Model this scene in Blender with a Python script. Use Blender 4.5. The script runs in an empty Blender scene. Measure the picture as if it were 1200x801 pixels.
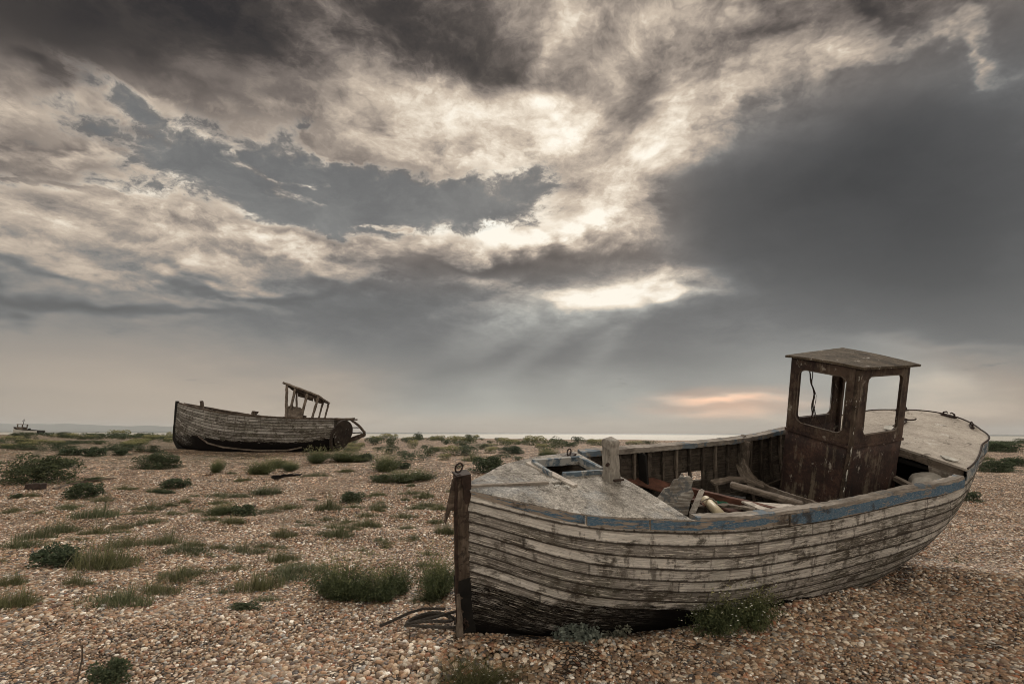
import bpy, bmesh, math, random
import numpy as np
from mathutils import Vector, Matrix, Euler
S = bpy.context.scene
COL = S.collection
SKY_BLOBS = [
(-42.3,36,29.3,4.6,22,-0.16,1),
(-11.5,42.6,30.1,4.7,1,-0.21,1),
(-28.2,36.7,22.8,3,4,-0.06,1),
(-0.1,41.1,9.4,6,21,-0.1,1),
(26.5,40.5,15.1,4,-13,-0.04,2),
(43.9,34.9,13.4,3.6,-28,-0.12,1),
(-35.2,38.1,32.5,3.2,18,-0.04,1),
(40.9,32.7,2.8,0.8,-21,0.16,2),
(47.4,30.7,2.4,0.8,-35,0.12,2),
(33.5,39,4.5,1.1,8,0.16,2),
(11.1,40.9,3.3,3.1,45,0.1,2),
(35.5,36.3,4.8,0.9,-19,-0.14,2),
(44.4,34,4.1,0.8,-41,-0.12,2),
(-45.4,24.5,9.3,4.2,3,0.03,2),
(-37.7,28.7,8.8,2.3,-8,0.03,2),
(-34.8,35.5,27.8,2.8,13,-0.06,1),
(-18.3,34.3,18.8,2.1,2,0.05,2),
(-0.1,34,14.2,3.4,-4,0.34,2),
(9.8,35.9,7.6,2.1,-5,0.3,2),
(19.9,32.4,5.3,3.7,27,0.06,2),
(-22.4,35.8,5.3,3.4,-14,0.06,2),
(-30.4,26.1,18.5,4.1,1,0.62,3),
(-16.7,26.4,21.4,4.9,1,0.6,3),
(-44.7,19.9,8.4,1.4,12,0.55,3),
(-0.1,29.2,9.6,2.7,9,0.35,3),
(-43.8,29.6,5.1,1.1,-11,0.42,3),
(-20.5,25,18.8,2.6,8,0.3,3),
(-36.3,17.8,22.9,2.2,5,0.13,2),
(-41.5,13.1,17.8,3,3,0.02,1),
(-37.3,20.6,6.1,1.1,3,0.16,2),
(-22,20,11.8,1.3,6,0.16,2),
(-1.1,24,10,2.8,8,0.44,2),
(6.4,29.1,4.8,1.6,-3,0.12,2),
(9.5,26.2,4.1,4.1,5,0.2,2),
(-43.1,11.7,13.5,1,5,-0.13,1),
(-4.2,19.3,19.5,2.5,-1,-0.13,1),
(6.2,20.3,7.2,1.2,-2,-0.08,2),
(-32.1,13.1,8.9,1,-1,-0.06,1),
(9.2,16.2,15,2.1,-0,0.23,1),
(15.1,15.6,10.6,1.5,-2,0.08,0),
(5.1,15.2,15.2,3.5,7,0.09,0),
(17.4,15.3,5.6,0.7,-4,0.15,1),
(19.8,15.5,3.7,0.6,-1,0.1,1),
(2.5,12.7,11.6,1.8,17,0.11,0),
(6.6,11.7,9.5,1.3,31,0.08,0),
(11.5,11.1,6.8,1.2,50,0.05,0),
(-1,14.3,11.2,1.2,10,0.07,0),
(16.8,29.5,9.7,3.7,42,0.18,2),
(25.7,32.9,11.7,2.6,17,0.17,2),
(35.2,33.8,10.5,1.8,-4,0.12,2),
(44.2,32.5,9.8,1.4,-28,0.1,2),
(11.2,43.4,4,4.7,43,0.18,2),
(-4.8,44.5,4.6,2,3,0.05,2),
(21.6,39.8,8.2,2.1,12,0.1,2),
(31.4,21.1,13,9.3,10,-0.12,0),
(45.1,22.8,11.5,8.2,-19,-0.12,0),
(43.2,13.1,12.8,7.9,-26,-0.12,0),
(38.5,25.7,9.3,4.6,5,-0.06,1),
(25.8,24.7,8.3,8.1,31,-0.08,1),
(-4,10.5,33.3,5.9,1,-0.1,1),
(-10.2,16.7,16.9,3.4,3,-0.04,1),
(4,6.6,6,5.9,-0,-0.05,0),
(-7.9,5.5,4.9,4.9,-9,-0.04,0),
(18.4,7.7,8.1,3.8,-2,-0.04,0),
(-47.3,32.4,15.4,3,26,-0.06,1),
(-39.4,15.9,16.5,1.4,2,0.12,1),
(-33.6,13.3,11.5,1.7,3,0.06,1),
(-44.5,13.8,8.1,0.6,5,-0.07,1),
(-32.3,15.2,11.9,0.7,-1,-0.12,1),
(-4.7,41,11.9,3.6,-11,-0.07,1),
(20.3,37.1,4.6,2.4,14,-0.2,1),
(4.1,17.4,9.2,1,-1,-0.08,1),
(43.9,5.6,6.5,3.5,-32,-0.04,0),
(23,3.9,7.1,0.5,-2,0.08,0),
(24.5,2.1,7.3,0.5,0,0.06,0),
(-47.4,26.4,3.2,1.1,12,0.1,2),
(-42.7,26.2,3.6,1,3,-0.12,2),
(-45.7,22.3,4.4,0.8,8,0.12,2),
(-38.8,24.4,3.9,1,-5,0.12,2),
(-48.8,28.1,3,0.8,2,-0.12,2),
(-27.9,34.9,6.1,1.2,2,-0.08,2),
(-35.3,33.2,4.3,1.1,-6,-0.1,2),
(-19.7,38.2,6,1.4,3,0.08,2),
(-11.1,36.7,5.4,1.3,6,-0.08,2),
(-37.4,29.4,4.1,0.8,-2,0.1,2),
(-44.2,24.2,3,0.7,20,-0.1,2),
(-25.3,26.8,5.4,1,7,-0.62,4),
(-30.9,26.8,3.2,0.8,-1,-0.55,4),
(-20.2,30.6,4.3,0.8,9,-0.6,4),
(-16.6,24.1,3.3,0.6,7,-0.5,4),
(-43.2,19.2,2.9,0.7,-1,-0.6,4),
(40.3,8.1,7.4,1.2,-32,0.05,1),
(42.1,3.9,8.8,2.5,-3,0.06,0),
(23,3.8,6.7,0.5,-2,0.06,0),
(0,5.1,40,5.9,0,0.05,0),
(-6.2,17.3,22.2,1.6,-4,0.04,2),
(0,7.5,47.2,6.9,0,0.03,0),
(-24,23.1,15.1,1.2,5,0.12,2),
(-24.4,27.3,5.4,0.8,5,0.12,2),
(-35,6.1,20.3,4.1,4,0.04,0),
(40,5.9,5.5,3,-36,0.06,0),
(42,2.8,8.8,1.5,-6,0.04,1),
(1,1.2,54.4,1.5,0,0.04,0)]
# ---------------------------------------------------------------- node helpers
class NG:
    """small helper that writes shader nodes"""
    def __init__(s, tree): s.t = tree; s.n = tree.nodes; s.l = tree.links
    def new(s, kind, **kw):
        n = s.n.new(kind)
        for k, v in kw.items(): setattr(n, k, v)
        return n
    def put(s, sock, v):
        if isinstance(v, bpy.types.NodeSocket): s.l.new(v, sock)
        elif v is not None:
            if sock.type == 'RGBA' and len(v) == 3: v = (*v, 1)
            sock.default_value = v
    def math(s, op, a, b=None, c=None, clamp=False):
        n = s.new('ShaderNodeMath', operation=op, use_clamp=clamp)
        for i, v in enumerate((a, b, c)):
            if v is not None: s.put(n.inputs[i], v)
        return n.outputs[0]
    def vm(s, op, a, b=None, out=0):
        n = s.new('ShaderNodeVectorMath', operation=op)
        s.put(n.inputs[0], a)
        if b is not None:
            if op == 'SCALE': s.put(n.inputs[3], b)
            else: s.put(n.inputs[1], b)
        return n.outputs['Value'] if op in ('LENGTH', 'DISTANCE', 'DOT_PRODUCT') else n.outputs[0]
    def noise(s, vec, scale, detail=4, rough=.55, dist=0., col=False, dim='3D', lac=2.):
        n = s.new('ShaderNodeTexNoise', noise_dimensions=dim)
        if vec is not None: s.put(n.inputs['Vector'], vec)
        for k, v in (('Scale', scale), ('Detail', detail), ('Roughness', rough), ('Distortion', dist), ('Lacunarity', lac)): s.put(n.inputs[k], v)
        return n.outputs['Color' if col else 'Fac']
    def ramp(s, f, stops, mode='LINEAR'):
        n = s.new('ShaderNodeValToRGB'); cr = n.color_ramp; cr.interpolation = mode
        while len(cr.elements) < len(stops): cr.elements.new(.5)
        for e, (p, c) in zip(cr.elements, stops):
            e.position = p; e.color = (*c, 1) if not isinstance(c, (int, float)) else (c, c, c, 1)
        s.put(n.inputs[0], f); return n.outputs[0]
    def rng(s, v, a, b, c=0., d=1., smooth=True):
        n = s.new('ShaderNodeMapRange', interpolation_type='SMOOTHSTEP' if smooth else 'LINEAR')
        for i, q in enumerate((v, a, b, c, d)): s.put(n.inputs[i], q)
        return n.outputs[0]
    def mix(s, f, a, b, mode='MIX'):
        n = s.new('ShaderNodeMix', data_type='RGBA', blend_type=mode)
        s.put(n.inputs[0], f); s.put(n.inputs[6], a); s.put(n.inputs[7], b)
        return n.outputs[2]
    def xyz(s, v):
        n = s.new('ShaderNodeSeparateXYZ'); s.put(n.inputs[0], v); return n.outputs
    def comb(s, x=0., y=0., z=0.):
        n = s.new('ShaderNodeCombineXYZ')
        for i, q in enumerate((x, y, z)): s.put(n.inputs[i], q)
        return n.outputs[0]
    def mapping(s, v, loc=(0, 0, 0), rot=(0, 0, 0), sc=(1, 1, 1), kind='POINT'):
        n = s.new('ShaderNodeMapping', vector_type=kind)
        s.put(n.inputs[0], v); n.inputs[1].default_value = loc; n.inputs[2].default_value = rot; n.inputs[3].default_value = sc
        return n.outputs[0]
def srgb(r, g, b):
    return tuple(((c/255+.055)/1.055)**2.4 if c > 10 else c/255/12.92 for c in (r, g, b))

# ---------------------------------------------------------------- sky
SUN_AZ, SUN_EL = 8., 34.
def build_world():
    w = bpy.data.worlds.new('World'); S.world = w; w.use_nodes = True
    t = w.node_tree; t.nodes.clear(); g = NG(t)
    d = g.new('ShaderNodeTexCoord').outputs['Generated']
    x, y, z = g.xyz(d)
    az = g.math('MULTIPLY', g.math('ARCTAN2', x, y), 57.29578)
    el = g.math('MULTIPLY', g.math('ARCSINE', z), 57.29578)
    p0 = g.comb(az, el, 0)
    # cloud layer coordinates: a flat layer overhead seen in perspective
    zz = g.math('ADD', g.math('MAXIMUM', z, 0.), .22)
    lay = g.comb(g.math('DIVIDE', x, zz), g.math('DIVIDE', y, zz), g.math('MULTIPLY', z, .6))
    n1 = g.noise(lay, 1.15, 4, .58, 0., True)
    n2 = g.noise(lay, 3.4, 5, .62, .25, True)
    off1 = g.vm('SUBTRACT', n1, (.5, .5, .5)); off2 = g.vm('SUBTRACT', n2, (.5, .5, .5))
    fl = (1., .72, 0.)
    pw = [g.vm('ADD', p0, g.vm('MULTIPLY', off1, (9, 4, 0))),
          g.vm('ADD', p0, g.vm('MULTIPLY', off1, (26, 15, 0))),
          g.vm('ADD', p0, g.vm('ADD', g.vm('MULTIPLY', off1, (26, 16, 0)), g.vm('MULTIPLY', off2, (22, 12, 0))))]
    v = g.rng(el, 0, 14, .60, .50)
    gap = g.math('MULTIPLY', v, 0.)
    ph = [g.vm('ADD', g.vm('MULTIPLY', p, (1, 1, 0)), (0, 0, 1)) for p in pw]
    for (ca, ce, ra, re, rot, val, k) in SKY_BLOBS:
        # each patch of cloud or shade: an ellipse (centre, radii, tilt) in azimuth / elevation degrees
        k = int(k); P = ph[1 if k == 3 else min(2, k)]; c, s_ = math.cos(math.radians(rot)), math.sin(math.radians(rot)); ra *= 1.35; re *= 1.35
        du = g.vm('DOT_PRODUCT', P, (c/ra, s_/ra, -(c*ca+s_*ce)/ra)); dw = g.vm('DOT_PRODUCT', P, (-s_/re, c/re, (s_*ca-c*ce)/re))
        q = g.math('SQRT', g.math('MULTIPLY_ADD', dw, dw, g.math('MULTIPLY', du, du)))
        if k > 2: gap = g.math('ADD', gap, g.rng(q, .1, 1.2, val, 0)); continue
        v = g.math('ADD', v, g.rng(q, 0, 1.15, val*1.25, 0))
    # fine structure: strong in the bright broken cloud, faint in the dark sheets
    f3 = g.noise(g.vm('ADD', lay, g.vm('SCALE', off2, .35)), 5.5, 8, .66)
    f4 = g.noise(lay, 2.1, 5, .6, .3)
    hi = g.rng(el, 6, 22)
    n1s = g.noise(lay, 1.3, 2, .5)
    f5 = g.noise(lay, 15., 5, .62)
    edge = g.rng(v, .34, .60, .10, 1.)
    amp = g.math('MULTIPLY', hi, g.math('MAXIMUM', edge, g.rng(el, 30, 40, 0, 1.15)))
    tex = g.math('ADD', g.math('MULTIPLY', g.math('SUBTRACT', f3, .5), 1.05), g.math('MULTIPLY', g.math('SUBTRACT', f4, .5), .55))
    tex = g.math('ADD', tex, g.math('MULTIPLY', g.math('SUBTRACT', f5, .5), .34))
    v = g.math('ADD', v, g.math('MULTIPLY', tex, amp))
    # openings: crisp-edged holes in the broken cloud with lit rims
    cov = g.math('SUBTRACT', g.math('ADD', g.math('MULTIPLY', tex, 1.75), .60), gap)
    rim = g.math('MULTIPLY', g.rng(cov, .02, .12), g.rng(cov, .42, .16))
    v = g.math('ADD', v, g.math('MULTIPLY', g.math('MULTIPLY', rim, g.rng(gap, .05, .3)), .17))
    open_ = g.math('MULTIPLY', g.rng(cov, .34, -.18), g.rng(g.math('ADD', f5, g.math('MULTIPLY', gap, .5)), .36, .62, .55, 1.))
    sky_v = g.math('ADD', g.math('ADD', .455, g.math('MULTIPLY', g.math('SUBTRACT', n1s, .5), .35)), g.math('ADD', g.math('MULTIPLY', g.math('SUBTRACT', f3, .5), .22), g.rng(el, 34, 20, -.02, .05)))
    vm = g.new('ShaderNodeMix', data_type='FLOAT'); g.put(vm.inputs[0], open_); g.put(vm.inputs[2], v); g.put(vm.inputs[3], sky_v); v = vm.outputs[0]
    # unseen sky behind the viewer: overcast brightened as added fill light on the hull
    back = g.rng(y, -.05, -.5, 0, 1)
    soft = g.math('ADD', .93, g.math('MULTIPLY', g.math('SUBTRACT', f4, .5), .35))
    vv = g.new('ShaderNodeMix', data_type='FLOAT'); g.put(vv.inputs[0], back); g.put(vv.inputs[2], v); g.put(vv.inputs[3], soft)
    v = vv.outputs[0]
    col = g.ramp(v, [(0, srgb(38, 34, 32)), (.2, srgb(62, 56, 51)), (.32, srgb(86, 78, 72)), (.45, srgb(119, 109, 101)), (.6, srgb(160, 147, 134)),
                     (.75, srgb(203, 187, 168)), (.88, srgb(238, 225, 206)), (1, srgb(255, 247, 232))])
    # blue-grey where open sky or thin veil shows, warm near the horizon glow
    cool = g.math('MULTIPLY', g.rng(v, .68, .46), g.math('MULTIPLY', g.rng(el, 38, 26), g.math('MAXIMUM', g.rng(el, 22, 14), g.rng(az, 12, 26))))
    cool = g.math('MAXIMUM', cool, open_)
    c2 = g.math('MULTIPLY', g.math('MULTIPLY', g.rng(az, -24, -8), g.rng(az, 52, 34)), g.math('MULTIPLY', g.rng(el, -.5, 3), g.rng(el, 20, 13)))
    cool = g.math('MAXIMUM', cool, g.math('MULTIPLY', c2, g.rng(v, .86, .66)))
    nish = g.new('ShaderNodeTexSky', sky_type='NISHITA', sun_disc=False)
    nish.sun_elevation = math.radians(SUN_EL); nish.sun_rotation = math.radians(SUN_AZ)
    col = g.mix(g.math('MULTIPLY', cool, .9), col, g.mix(1, col, (.80, .985, 1.15), 'MULTIPLY'))
    pk = g.mapping(g.vm('ADD', p0, g.vm('MULTIPLY', off2, (9, 1.6, 0))), (23.0, 3.2, 0), (0, 0, 0), (10, 2.0, 1), 'TEXTURE')
    pink = g.rng(g.vm('LENGTH', pk), 1.2, 0, 0, 1)
    col = g.mix(pink, col, g.mix(1, col, (1.78, 1.22, .98), 'MULTIPLY'))
    rp = g.math('MULTIPLY', g.rng(el, 9, 1), g.rng(az, 15, 40))
    col = g.mix(g.math('MULTIPLY', rp, .8), col, g.mix(1, col, (1.06, .98, .93), 'MULTIPLY'))
    bright = g.rng(y, -.05, -.5, 1., 1.35)  # rear sky strength raised further, as added fill
    bg = g.new('ShaderNodeBackground'); g.put(bg.inputs[0], col); g.put(bg.inputs[1], g.math('MULTIPLY', bright, SKY_STRENGTH))
    bn = g.new('ShaderNodeBackground'); g.put(bn.inputs[0], nish.outputs[0]); bn.inputs[1].default_value = .0015
    ad = g.new('ShaderNodeAddShader'); g.l.new(bg.outputs[0], ad.inputs[0]); g.l.new(bn.outputs[0], ad.inputs[1])
    o = g.new('ShaderNodeOutputWorld'); g.l.new(ad.outputs[0], o.inputs[0])
    w.cycles.sampling_method = 'MANUAL'; w.cycles.sample_map_resolution = 128
SKY_STRENGTH = .60
DENOISE = True
# ---------------------------------------------------------------- camera
def build_camera():
    f = 576.11; pitch = math.atan2(507-400.5, f); roll = math.radians(-.22)
    R = Vector((1, 0, 0)); F = Vector((0, math.cos(pitch), math.sin(pitch))); U = Vector((0, -math.sin(pitch), math.cos(pitch)))
    c, s = math.cos(roll), math.sin(roll)
    R2 = c*R - s*U; U2 = s*R + c*U
    m = Matrix((R2, U2, -F)).transposed().to_4x4(); m.translation = (0, 0, 1.6)
    cd = bpy.data.cameras.new('camera'); cam = bpy.data.objects.new('camera', cd); COL.objects.link(cam)
    cam.matrix_world = m; cd.sensor_width = 36; cd.lens = f/1200*36; cd.clip_start = .05; cd.clip_end = 60000
    S.camera = cam
    S.view_settings.view_transform = 'Standard'; S.view_settings.look = 'None'
    S.view_settings.exposure = .74; S.view_settings.gamma = 1; S.view_settings.use_curve_mapping = False
    S.cycles.max_bounces = 5; S.cycles.diffuse_bounces = 2; S.cycles.glossy_bounces = 2; S.cycles.transmission_bounces = 2; S.cycles.volume_bounces = 0
    S.cycles.adaptive_threshold = .02
    S.cycles.filter_width = 1.0; S.cycles.use_denoising = DENOISE
# ---------------------------------------------------------------- materials
def new_mat(name, rough=.8, spec=.3):
    m = bpy.data.materials.new(name); m.use_nodes = True
    t = m.node_tree; t.nodes.clear(); g = NG(t)
    b = g.new('ShaderNodeBsdfPrincipled'); o = g.new('ShaderNodeOutputMaterial'); g.l.new(b.outputs[0], o.inputs[0])
    b.inputs['Roughness'].default_value = rough; b.inputs['Specular IOR Level'].default_value = spec
    return m, g, b
def bump(g, b, h, dist, strength=1.):
    n = g.new('ShaderNodeBump'); n.inputs['Strength'].default_value = strength; n.inputs['Distance'].default_value = dist
    g.put(n.inputs['Height'], h); g.l.new(n.outputs[0], b.inputs['Normal'])
def tc(g, k): return g.new('ShaderNodeTexCoord').outputs[k]
def white(g, v):
    n = g.new('ShaderNodeTexWhiteNoise', noise_dimensions='2D'); g.put(n.inputs['Vector'], v); return n.outputs['Value']

def curve(g, x, pts):
    n = g.new('ShaderNodeFloatCurve'); cv = n.mapping.curves[0]
    cv.points[0].location = pts[0]; cv.points[-1].location = pts[-1]
    for p in pts[1:-1]: cv.points.new(*p)
    n.mapping.update(); g.put(n.inputs[1], x); return n.outputs[0]
def mat_hull(name, tarpts, L, light=1., plank=3.3, ragged=2.2):
    """weathered painted clinker planking; UV = (metres along, strake number)"""
    m, g, b = new_mat(name, .85, .25)
    uv = tc(g, 'UV'); ob = tc(g, 'Object'); u, v, _ = g.xyz(uv)
    sid = g.math('FLOOR', v); fr = g.math('FRACT', v)
    tar = g.math('MULTIPLY', curve(g, g.math('DIVIDE', u, L, clamp=True), tarpts), 20.)
    h = white(g, g.comb(sid, 3.3)); us = g.math('ADD', g.math('DIVIDE', u, plank), g.math('MULTIPLY', h, 5.))
    seg = g.math('FLOOR', us); fs = g.math('FRACT', us)
    rnd = white(g, g.comb(g.math('ADD', sid, .5), g.math('ADD', seg, 7.7)))
    st = g.mapping(uv, sc=(1.2, 5.5, 1)); st2 = g.mapping(uv, sc=(3, 22, 1))
    streak = g.noise(st, 2., 6, .7, .4); grain = g.noise(st2, 4., 5, .7)
    base = g.ramp(g.math('ADD', g.math('MULTIPLY', streak, .80), g.math('MULTIPLY', rnd, .20)),
                  [(.26, (.035*light, .030*light, .026*light)), (.40, (.17*light, .155*light, .140*light)), (.54, (.37*light, .348*light, .322*light)), (.70, (.60*light, .575*light, .54*light))])
    base = g.mix(.75, base, g.mix(1, base, g.ramp(grain, [(.32, .30), (.5, 1.), (.68, 1.55)]), 'MULTIPLY'))
    # damp dark grime in patches, more towards the bilge
    gr = g.noise(g.mapping(ob, sc=(.8, .8, 1.7)), 2.6, 10, .74, .3)
    gt = g.math('ADD', gr, g.math('MULTIPLY', g.rng(v, 2, 11, -.03, .07, False), 1))
    base = g.mix(g.math('MULTIPLY', g.rng(gt, .50, .60), .85), base, (.035, .028, .02))
    green = g.noise(ob, 1.4, 4, .6)
    base = g.mix(g.math('MULTIPLY', g.rng(green, .55, .7), .35), base, (.06, .065, .035))
    long_ = g.noise(g.comb(g.math('MULTIPLY', u, .55), g.math('MULTIPLY', sid, 3.7), 0), 1., 3, .6)
    ls = g.math('MULTIPLY', g.rng(long_, .49, .58), g.rng(g.noise(g.mapping(uv, sc=(2.5, 3, 1)), 2.4, 8, .75), .40, .55))
    base = g.mix(g.math('MULTIPLY', ls, .8), base, (.05, .043, .028))
    vertical = g.noise(g.mapping(uv, sc=(9, .35, 1)), 1., 5, .65)
    base = g.mix(g.math('MULTIPLY', g.rng(vertical, .53, .64), .7), base, (.045, .035, .027))
    # old white paint still sticking
    fl = g.noise(g.mapping(uv, sc=(3, 3.3, 1)), 2.2, 9, .75)
    base = g.mix(g.math('MULTIPLY', g.rng(fl, .56, .585), .8), base, (.58*light, .54*light, .48*light))
    base = g.mix(g.math('MULTIPLY', g.rng(fl, .40, .37), .75), base, (.055, .042, .03))
    # dark lines along the plank laps, butt joints, nails
    wob = g.math('MULTIPLY', g.math('SUBTRACT', g.noise(g.mapping(uv, sc=(4, 1, 1)), 3., 4, .7), .5), .22)
    lap = g.rng(g.math('ADD', fr, wob), .80, .92)
    lap2 = g.rng(g.math('ADD', fr, wob), .16, .02)
    base = g.mix(g.math('MULTIPLY', g.math('MAXIMUM', lap, g.math('MULTIPLY', lap2, .9)), .92), base, (.022, .017, .013))
    butt = g.rng(g.math('ABSOLUTE', g.math('SUBTRACT', fs, .5)), .4965, .499)
    base = g.mix(g.math('MULTIPLY', butt, .6), base, (.02, .015, .012))
    nu = g.math('SUBTRACT', g.math('FRACT', g.math('ADD', g.math('MULTIPLY', u, 11.), g.math('MULTIPLY', h, 9.))), .5)
    nv = g.math('SUBTRACT', fr, .86)
    nd = g.vm('LENGTH', g.comb(nu, g.math('MULTIPLY', nv, 1.5)))
    base = g.mix(g.math('MULTIPLY', g.rng(nd, .14, .07), g.rng(fl, .42, .58, .1, .7)), base, (.03, .02, .014))
    # tarred bottom, worn through in ragged patches
    tn = g.noise(g.mapping(uv, sc=(1.6, .8, 1)), 2.6, 9, .72)
    tb = g.math('ADD', v, g.math('MULTIPLY', g.math('SUBTRACT', tn, .5), ragged))
    tm = g.rng(g.math('SUBTRACT', tb, tar), -.12, .12)
    worn = g.math('MULTIPLY', g.rng(g.noise(g.mapping(uv, sc=(2.6, 2.0, 1)), 4.2, 8, .8), .49, .52), g.rng(g.math('SUBTRACT', v, tar), 4.6, 2.6))
    worn = g.math('MULTIPLY', worn, g.rng(u, 1.7, .7))
    tm = g.math('MULTIPLY', tm, g.math('SUBTRACT', 1., g.math('MULTIPLY', worn, .85)))
    base = g.mix(tm, base, g.ramp(grain, [(.4, .003), (.62, (.014, .012, .011))]))
    g.put(b.inputs['Specular IOR Level'], g.math('SUBTRACT', .25, g.math('MULTIPLY', tm, .22)))
    g.put(b.inputs['Base Color'], base)
    hh = g.math('ADD', g.math('MULTIPLY', grain, .5), g.math('ADD', g.math('MULTIPLY', streak, .8), g.math('MULTIPLY', fl, .6)))
    hh = g.math('SUBTRACT', hh, g.math('MULTIPLY', butt, .8))
    bump(g, b, hh, .006, .9)
    return m

def mat_wood(name, dark, mid, light, sc=(2., 30., 30.), coord='UV', patch=None, patch_amt=.5, patch_scale=6., bumpd=.004, thr=(.52, .58)):
    m, g, b = new_mat(name, .88, .2)
    c = tc(g, coord)
    st = g.noise(g.mapping(c, sc=sc), 1., 6, .7, .3)
    fine = g.noise(g.mapping(c, sc=tuple(3.1*k for k in sc)), 1., 4, .7)
    blot = g.noise(tc(g, 'Object'), 3.2, 7, .7, .2)
    f = g.math('ADD', g.math('MULTIPLY', st, .55), g.math('MULTIPLY', blot, .45))
    base = g.ramp(f, [(.33, dark), (.5, mid), (.66, light)])
    base = g.mix(.6, base, g.mix(1, base, g.ramp(fine, [(.3, .5), (.5, 1.), (.72, 1.4)]), 'MULTIPLY'))
    if patch:
        pn = g.noise(tc(g, 'Object'), patch_scale, 10, .72, .2)
        base = g.mix(g.math('MULTIPLY', g.rng(pn, *thr), patch_amt), base, patch)
    g.put(b.inputs['Base Color'], base)
    bump(g, b, g.math('ADD', g.math('MULTIPLY', st, .7), g.math('MULTIPLY', fine, .4)), bumpd, .9)
    return m

def mat_blue(name):
    """sheer strake with flaking blue paint; UV x = metres from the stem"""
    m, g, b = new_mat(name, .75, .3)
    uv = tc(g, 'UV'); u, v, _ = g.xyz(uv)
    n = g.noise(g.mapping(uv, sc=(1.6, 1.1, 1)), 2.6, 10, .72, .2)
    cover = g.new('ShaderNodeFloatCurve'); cv = cover.mapping.curves[0]
    pts = [(0, .46), (.04, .48), (.08, .50), (.10, .555), (.16, .52), (.17, .54), (.24, .52), (.30, .545), (.33, .48), (.352, .45), (.358, .60), (.5, .585), (.9, .60), (1, .6)]
    cv.points[0].location = pts[0]; cv.points[-1].location = pts[-1]
    for p in pts[1:-1]: cv.points.new(*p)
    cover.mapping.update(); g.put(cover.inputs[1], g.math('DIVIDE', u, 8.06, clamp=True))
    th = g.math('SUBTRACT', 1., cover.outputs[0])
    edge = g.rng(g.math('ABSOLUTE', g.math('SUBTRACT', v, .5)), .36, .5, 0, .16)
    k = g.rng(g.math('SUBTRACT', g.math('SUBTRACT', n, th), edge), -.006, .012)
    st = g.noise(g.mapping(uv, sc=(2, 25, 1)), 2., 6, .7)
    wood = g.ramp(st, [(.3, (.06, .047, .036)), (.5, (.24, .20, .165)), (.7, (.42, .37, .31))])
    chips = g.noise(g.mapping(uv, sc=(8, 20, 1)), 3., 5, .7)
    blue = g.mix(g.rng(chips, .54, .58), g.ramp(st, [(.3, (.018, .046, .085)), (.5, (.036, .100, .172)), (.7, (.10, .165, .22))]), (.30, .30, .29))
    dirt = g.noise(tc(g, 'Object'), 2.2, 7, .7)
    base = g.mix(k, wood, blue)
    base = g.mix(g.math('MULTIPLY', g.rng(dirt, .52, .62), .85), base, (.03, .024, .02))
    g.put(b.inputs['Base Color'], base)
    bump(g, b, g.math('ADD', g.math('MULTIPLY', k, .35), g.math('MULTIPLY', st, .5)), .004, .9)
    return m

def mat_deck(name, a, c, spot, bluish=0., sc=1., grit=.55):
    m, g, b = new_mat(name, .9, .2)
    ob = tc(g, 'Object')
    n1 = g.noise(g.mapping(ob, sc=(1, .5, 1)), 5.*sc, 8, .7, .3); n2 = g.noise(ob, 26.*sc, 6, .7); n3 = g.noise(ob, 1.4*sc, 5, .6); n4 = g.noise(ob, 70.*sc, 4, .7)
    f = g.math('ADD', g.math('MULTIPLY', n1, .45), g.math('ADD', g.math('MULTIPLY', n2, .35), g.math('MULTIPLY', n3, .2)))
    base = g.ramp(f, [(.40, a), (.58, c)])
    base = g.mix(grit, base, g.mix(1, base, g.ramp(n4, [(.36, .25), (.5, 1.), (.64, 1.9)]), 'MULTIPLY'))
    base = g.mix(g.math('MULTIPLY', g.rng(g.noise(ob, 8.*sc, 8, .72), .585, .64), .8), base, spot)
    base = g.mix(g.math('MULTIPLY', g.rng(g.noise(g.mapping(ob, loc=(5, 2, 1)), 4.*sc, 9, .74), .60, .64), .7), base, (.55, .53, .50))
    if bluish: base = g.mix(g.math('MULTIPLY', g.rng(g.noise(g.mapping(ob, loc=(1, 9, 4)), 2.2, 8, .7), .50, .62), bluish), base, (.15, .22, .29))
    g.put(b.inputs['Base Color'], base)
    bump(g, b, g.math('ADD', n2, g.math('MULTIPLY', n4, .5)), .006, .9)
    return m

def mat_rust(name):
    m, g, b = new_mat(name, .7, .35)
    ob = tc(g, 'Object')
    n1 = g.noise(ob, 3., 8, .7, .3); n2 = g.noise(g.mapping(ob, sc=(14, 14, 1.6)), 1., 7, .7, .3); n3 = g.noise(ob, 30., 5, .7)
    base = g.ramp(g.math('ADD', g.math('MULTIPLY', n1, .6), g.math('MULTIPLY', n3, .4)), [(.36, (.010, .007, .007)), (.5, (.032, .017, .014)), (.64, (.085, .045, .033))])
    k = g.rng(g.math('ADD', g.math('MULTIPLY', n2, .5), g.math('MULTIPLY', g.noise(ob, 2.6, 6, .7), .5)), .51, .60)
    base = g.mix(g.math('MULTIPLY', k, .55), base, (.20, .165, .12))
    zz = g.xyz(ob)[2]; up = g.rng(g.math('ADD', zz, g.math('MULTIPLY', g.math('SUBTRACT', n3, .5), .5)), .9, 1.15)
    base = g.mix(g.math('MULTIPLY', g.math('MULTIPLY', up, .5), g.rng(n1, .42, .60)), base, (.10, .075, .054))
    k2 = g.rng(g.noise(g.mapping(ob, loc=(3, 3, 3), sc=(1, 1, .6)), 9., 9, .75), .60, .63)
    base = g.mix(g.math('MULTIPLY', k2, .7), base, (.33, .30, .26))
    g.put(b.inputs['Base Color'], base)
    bump(g, b, g.math('ADD', n3, n1), .003, .8)
    return m

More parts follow.
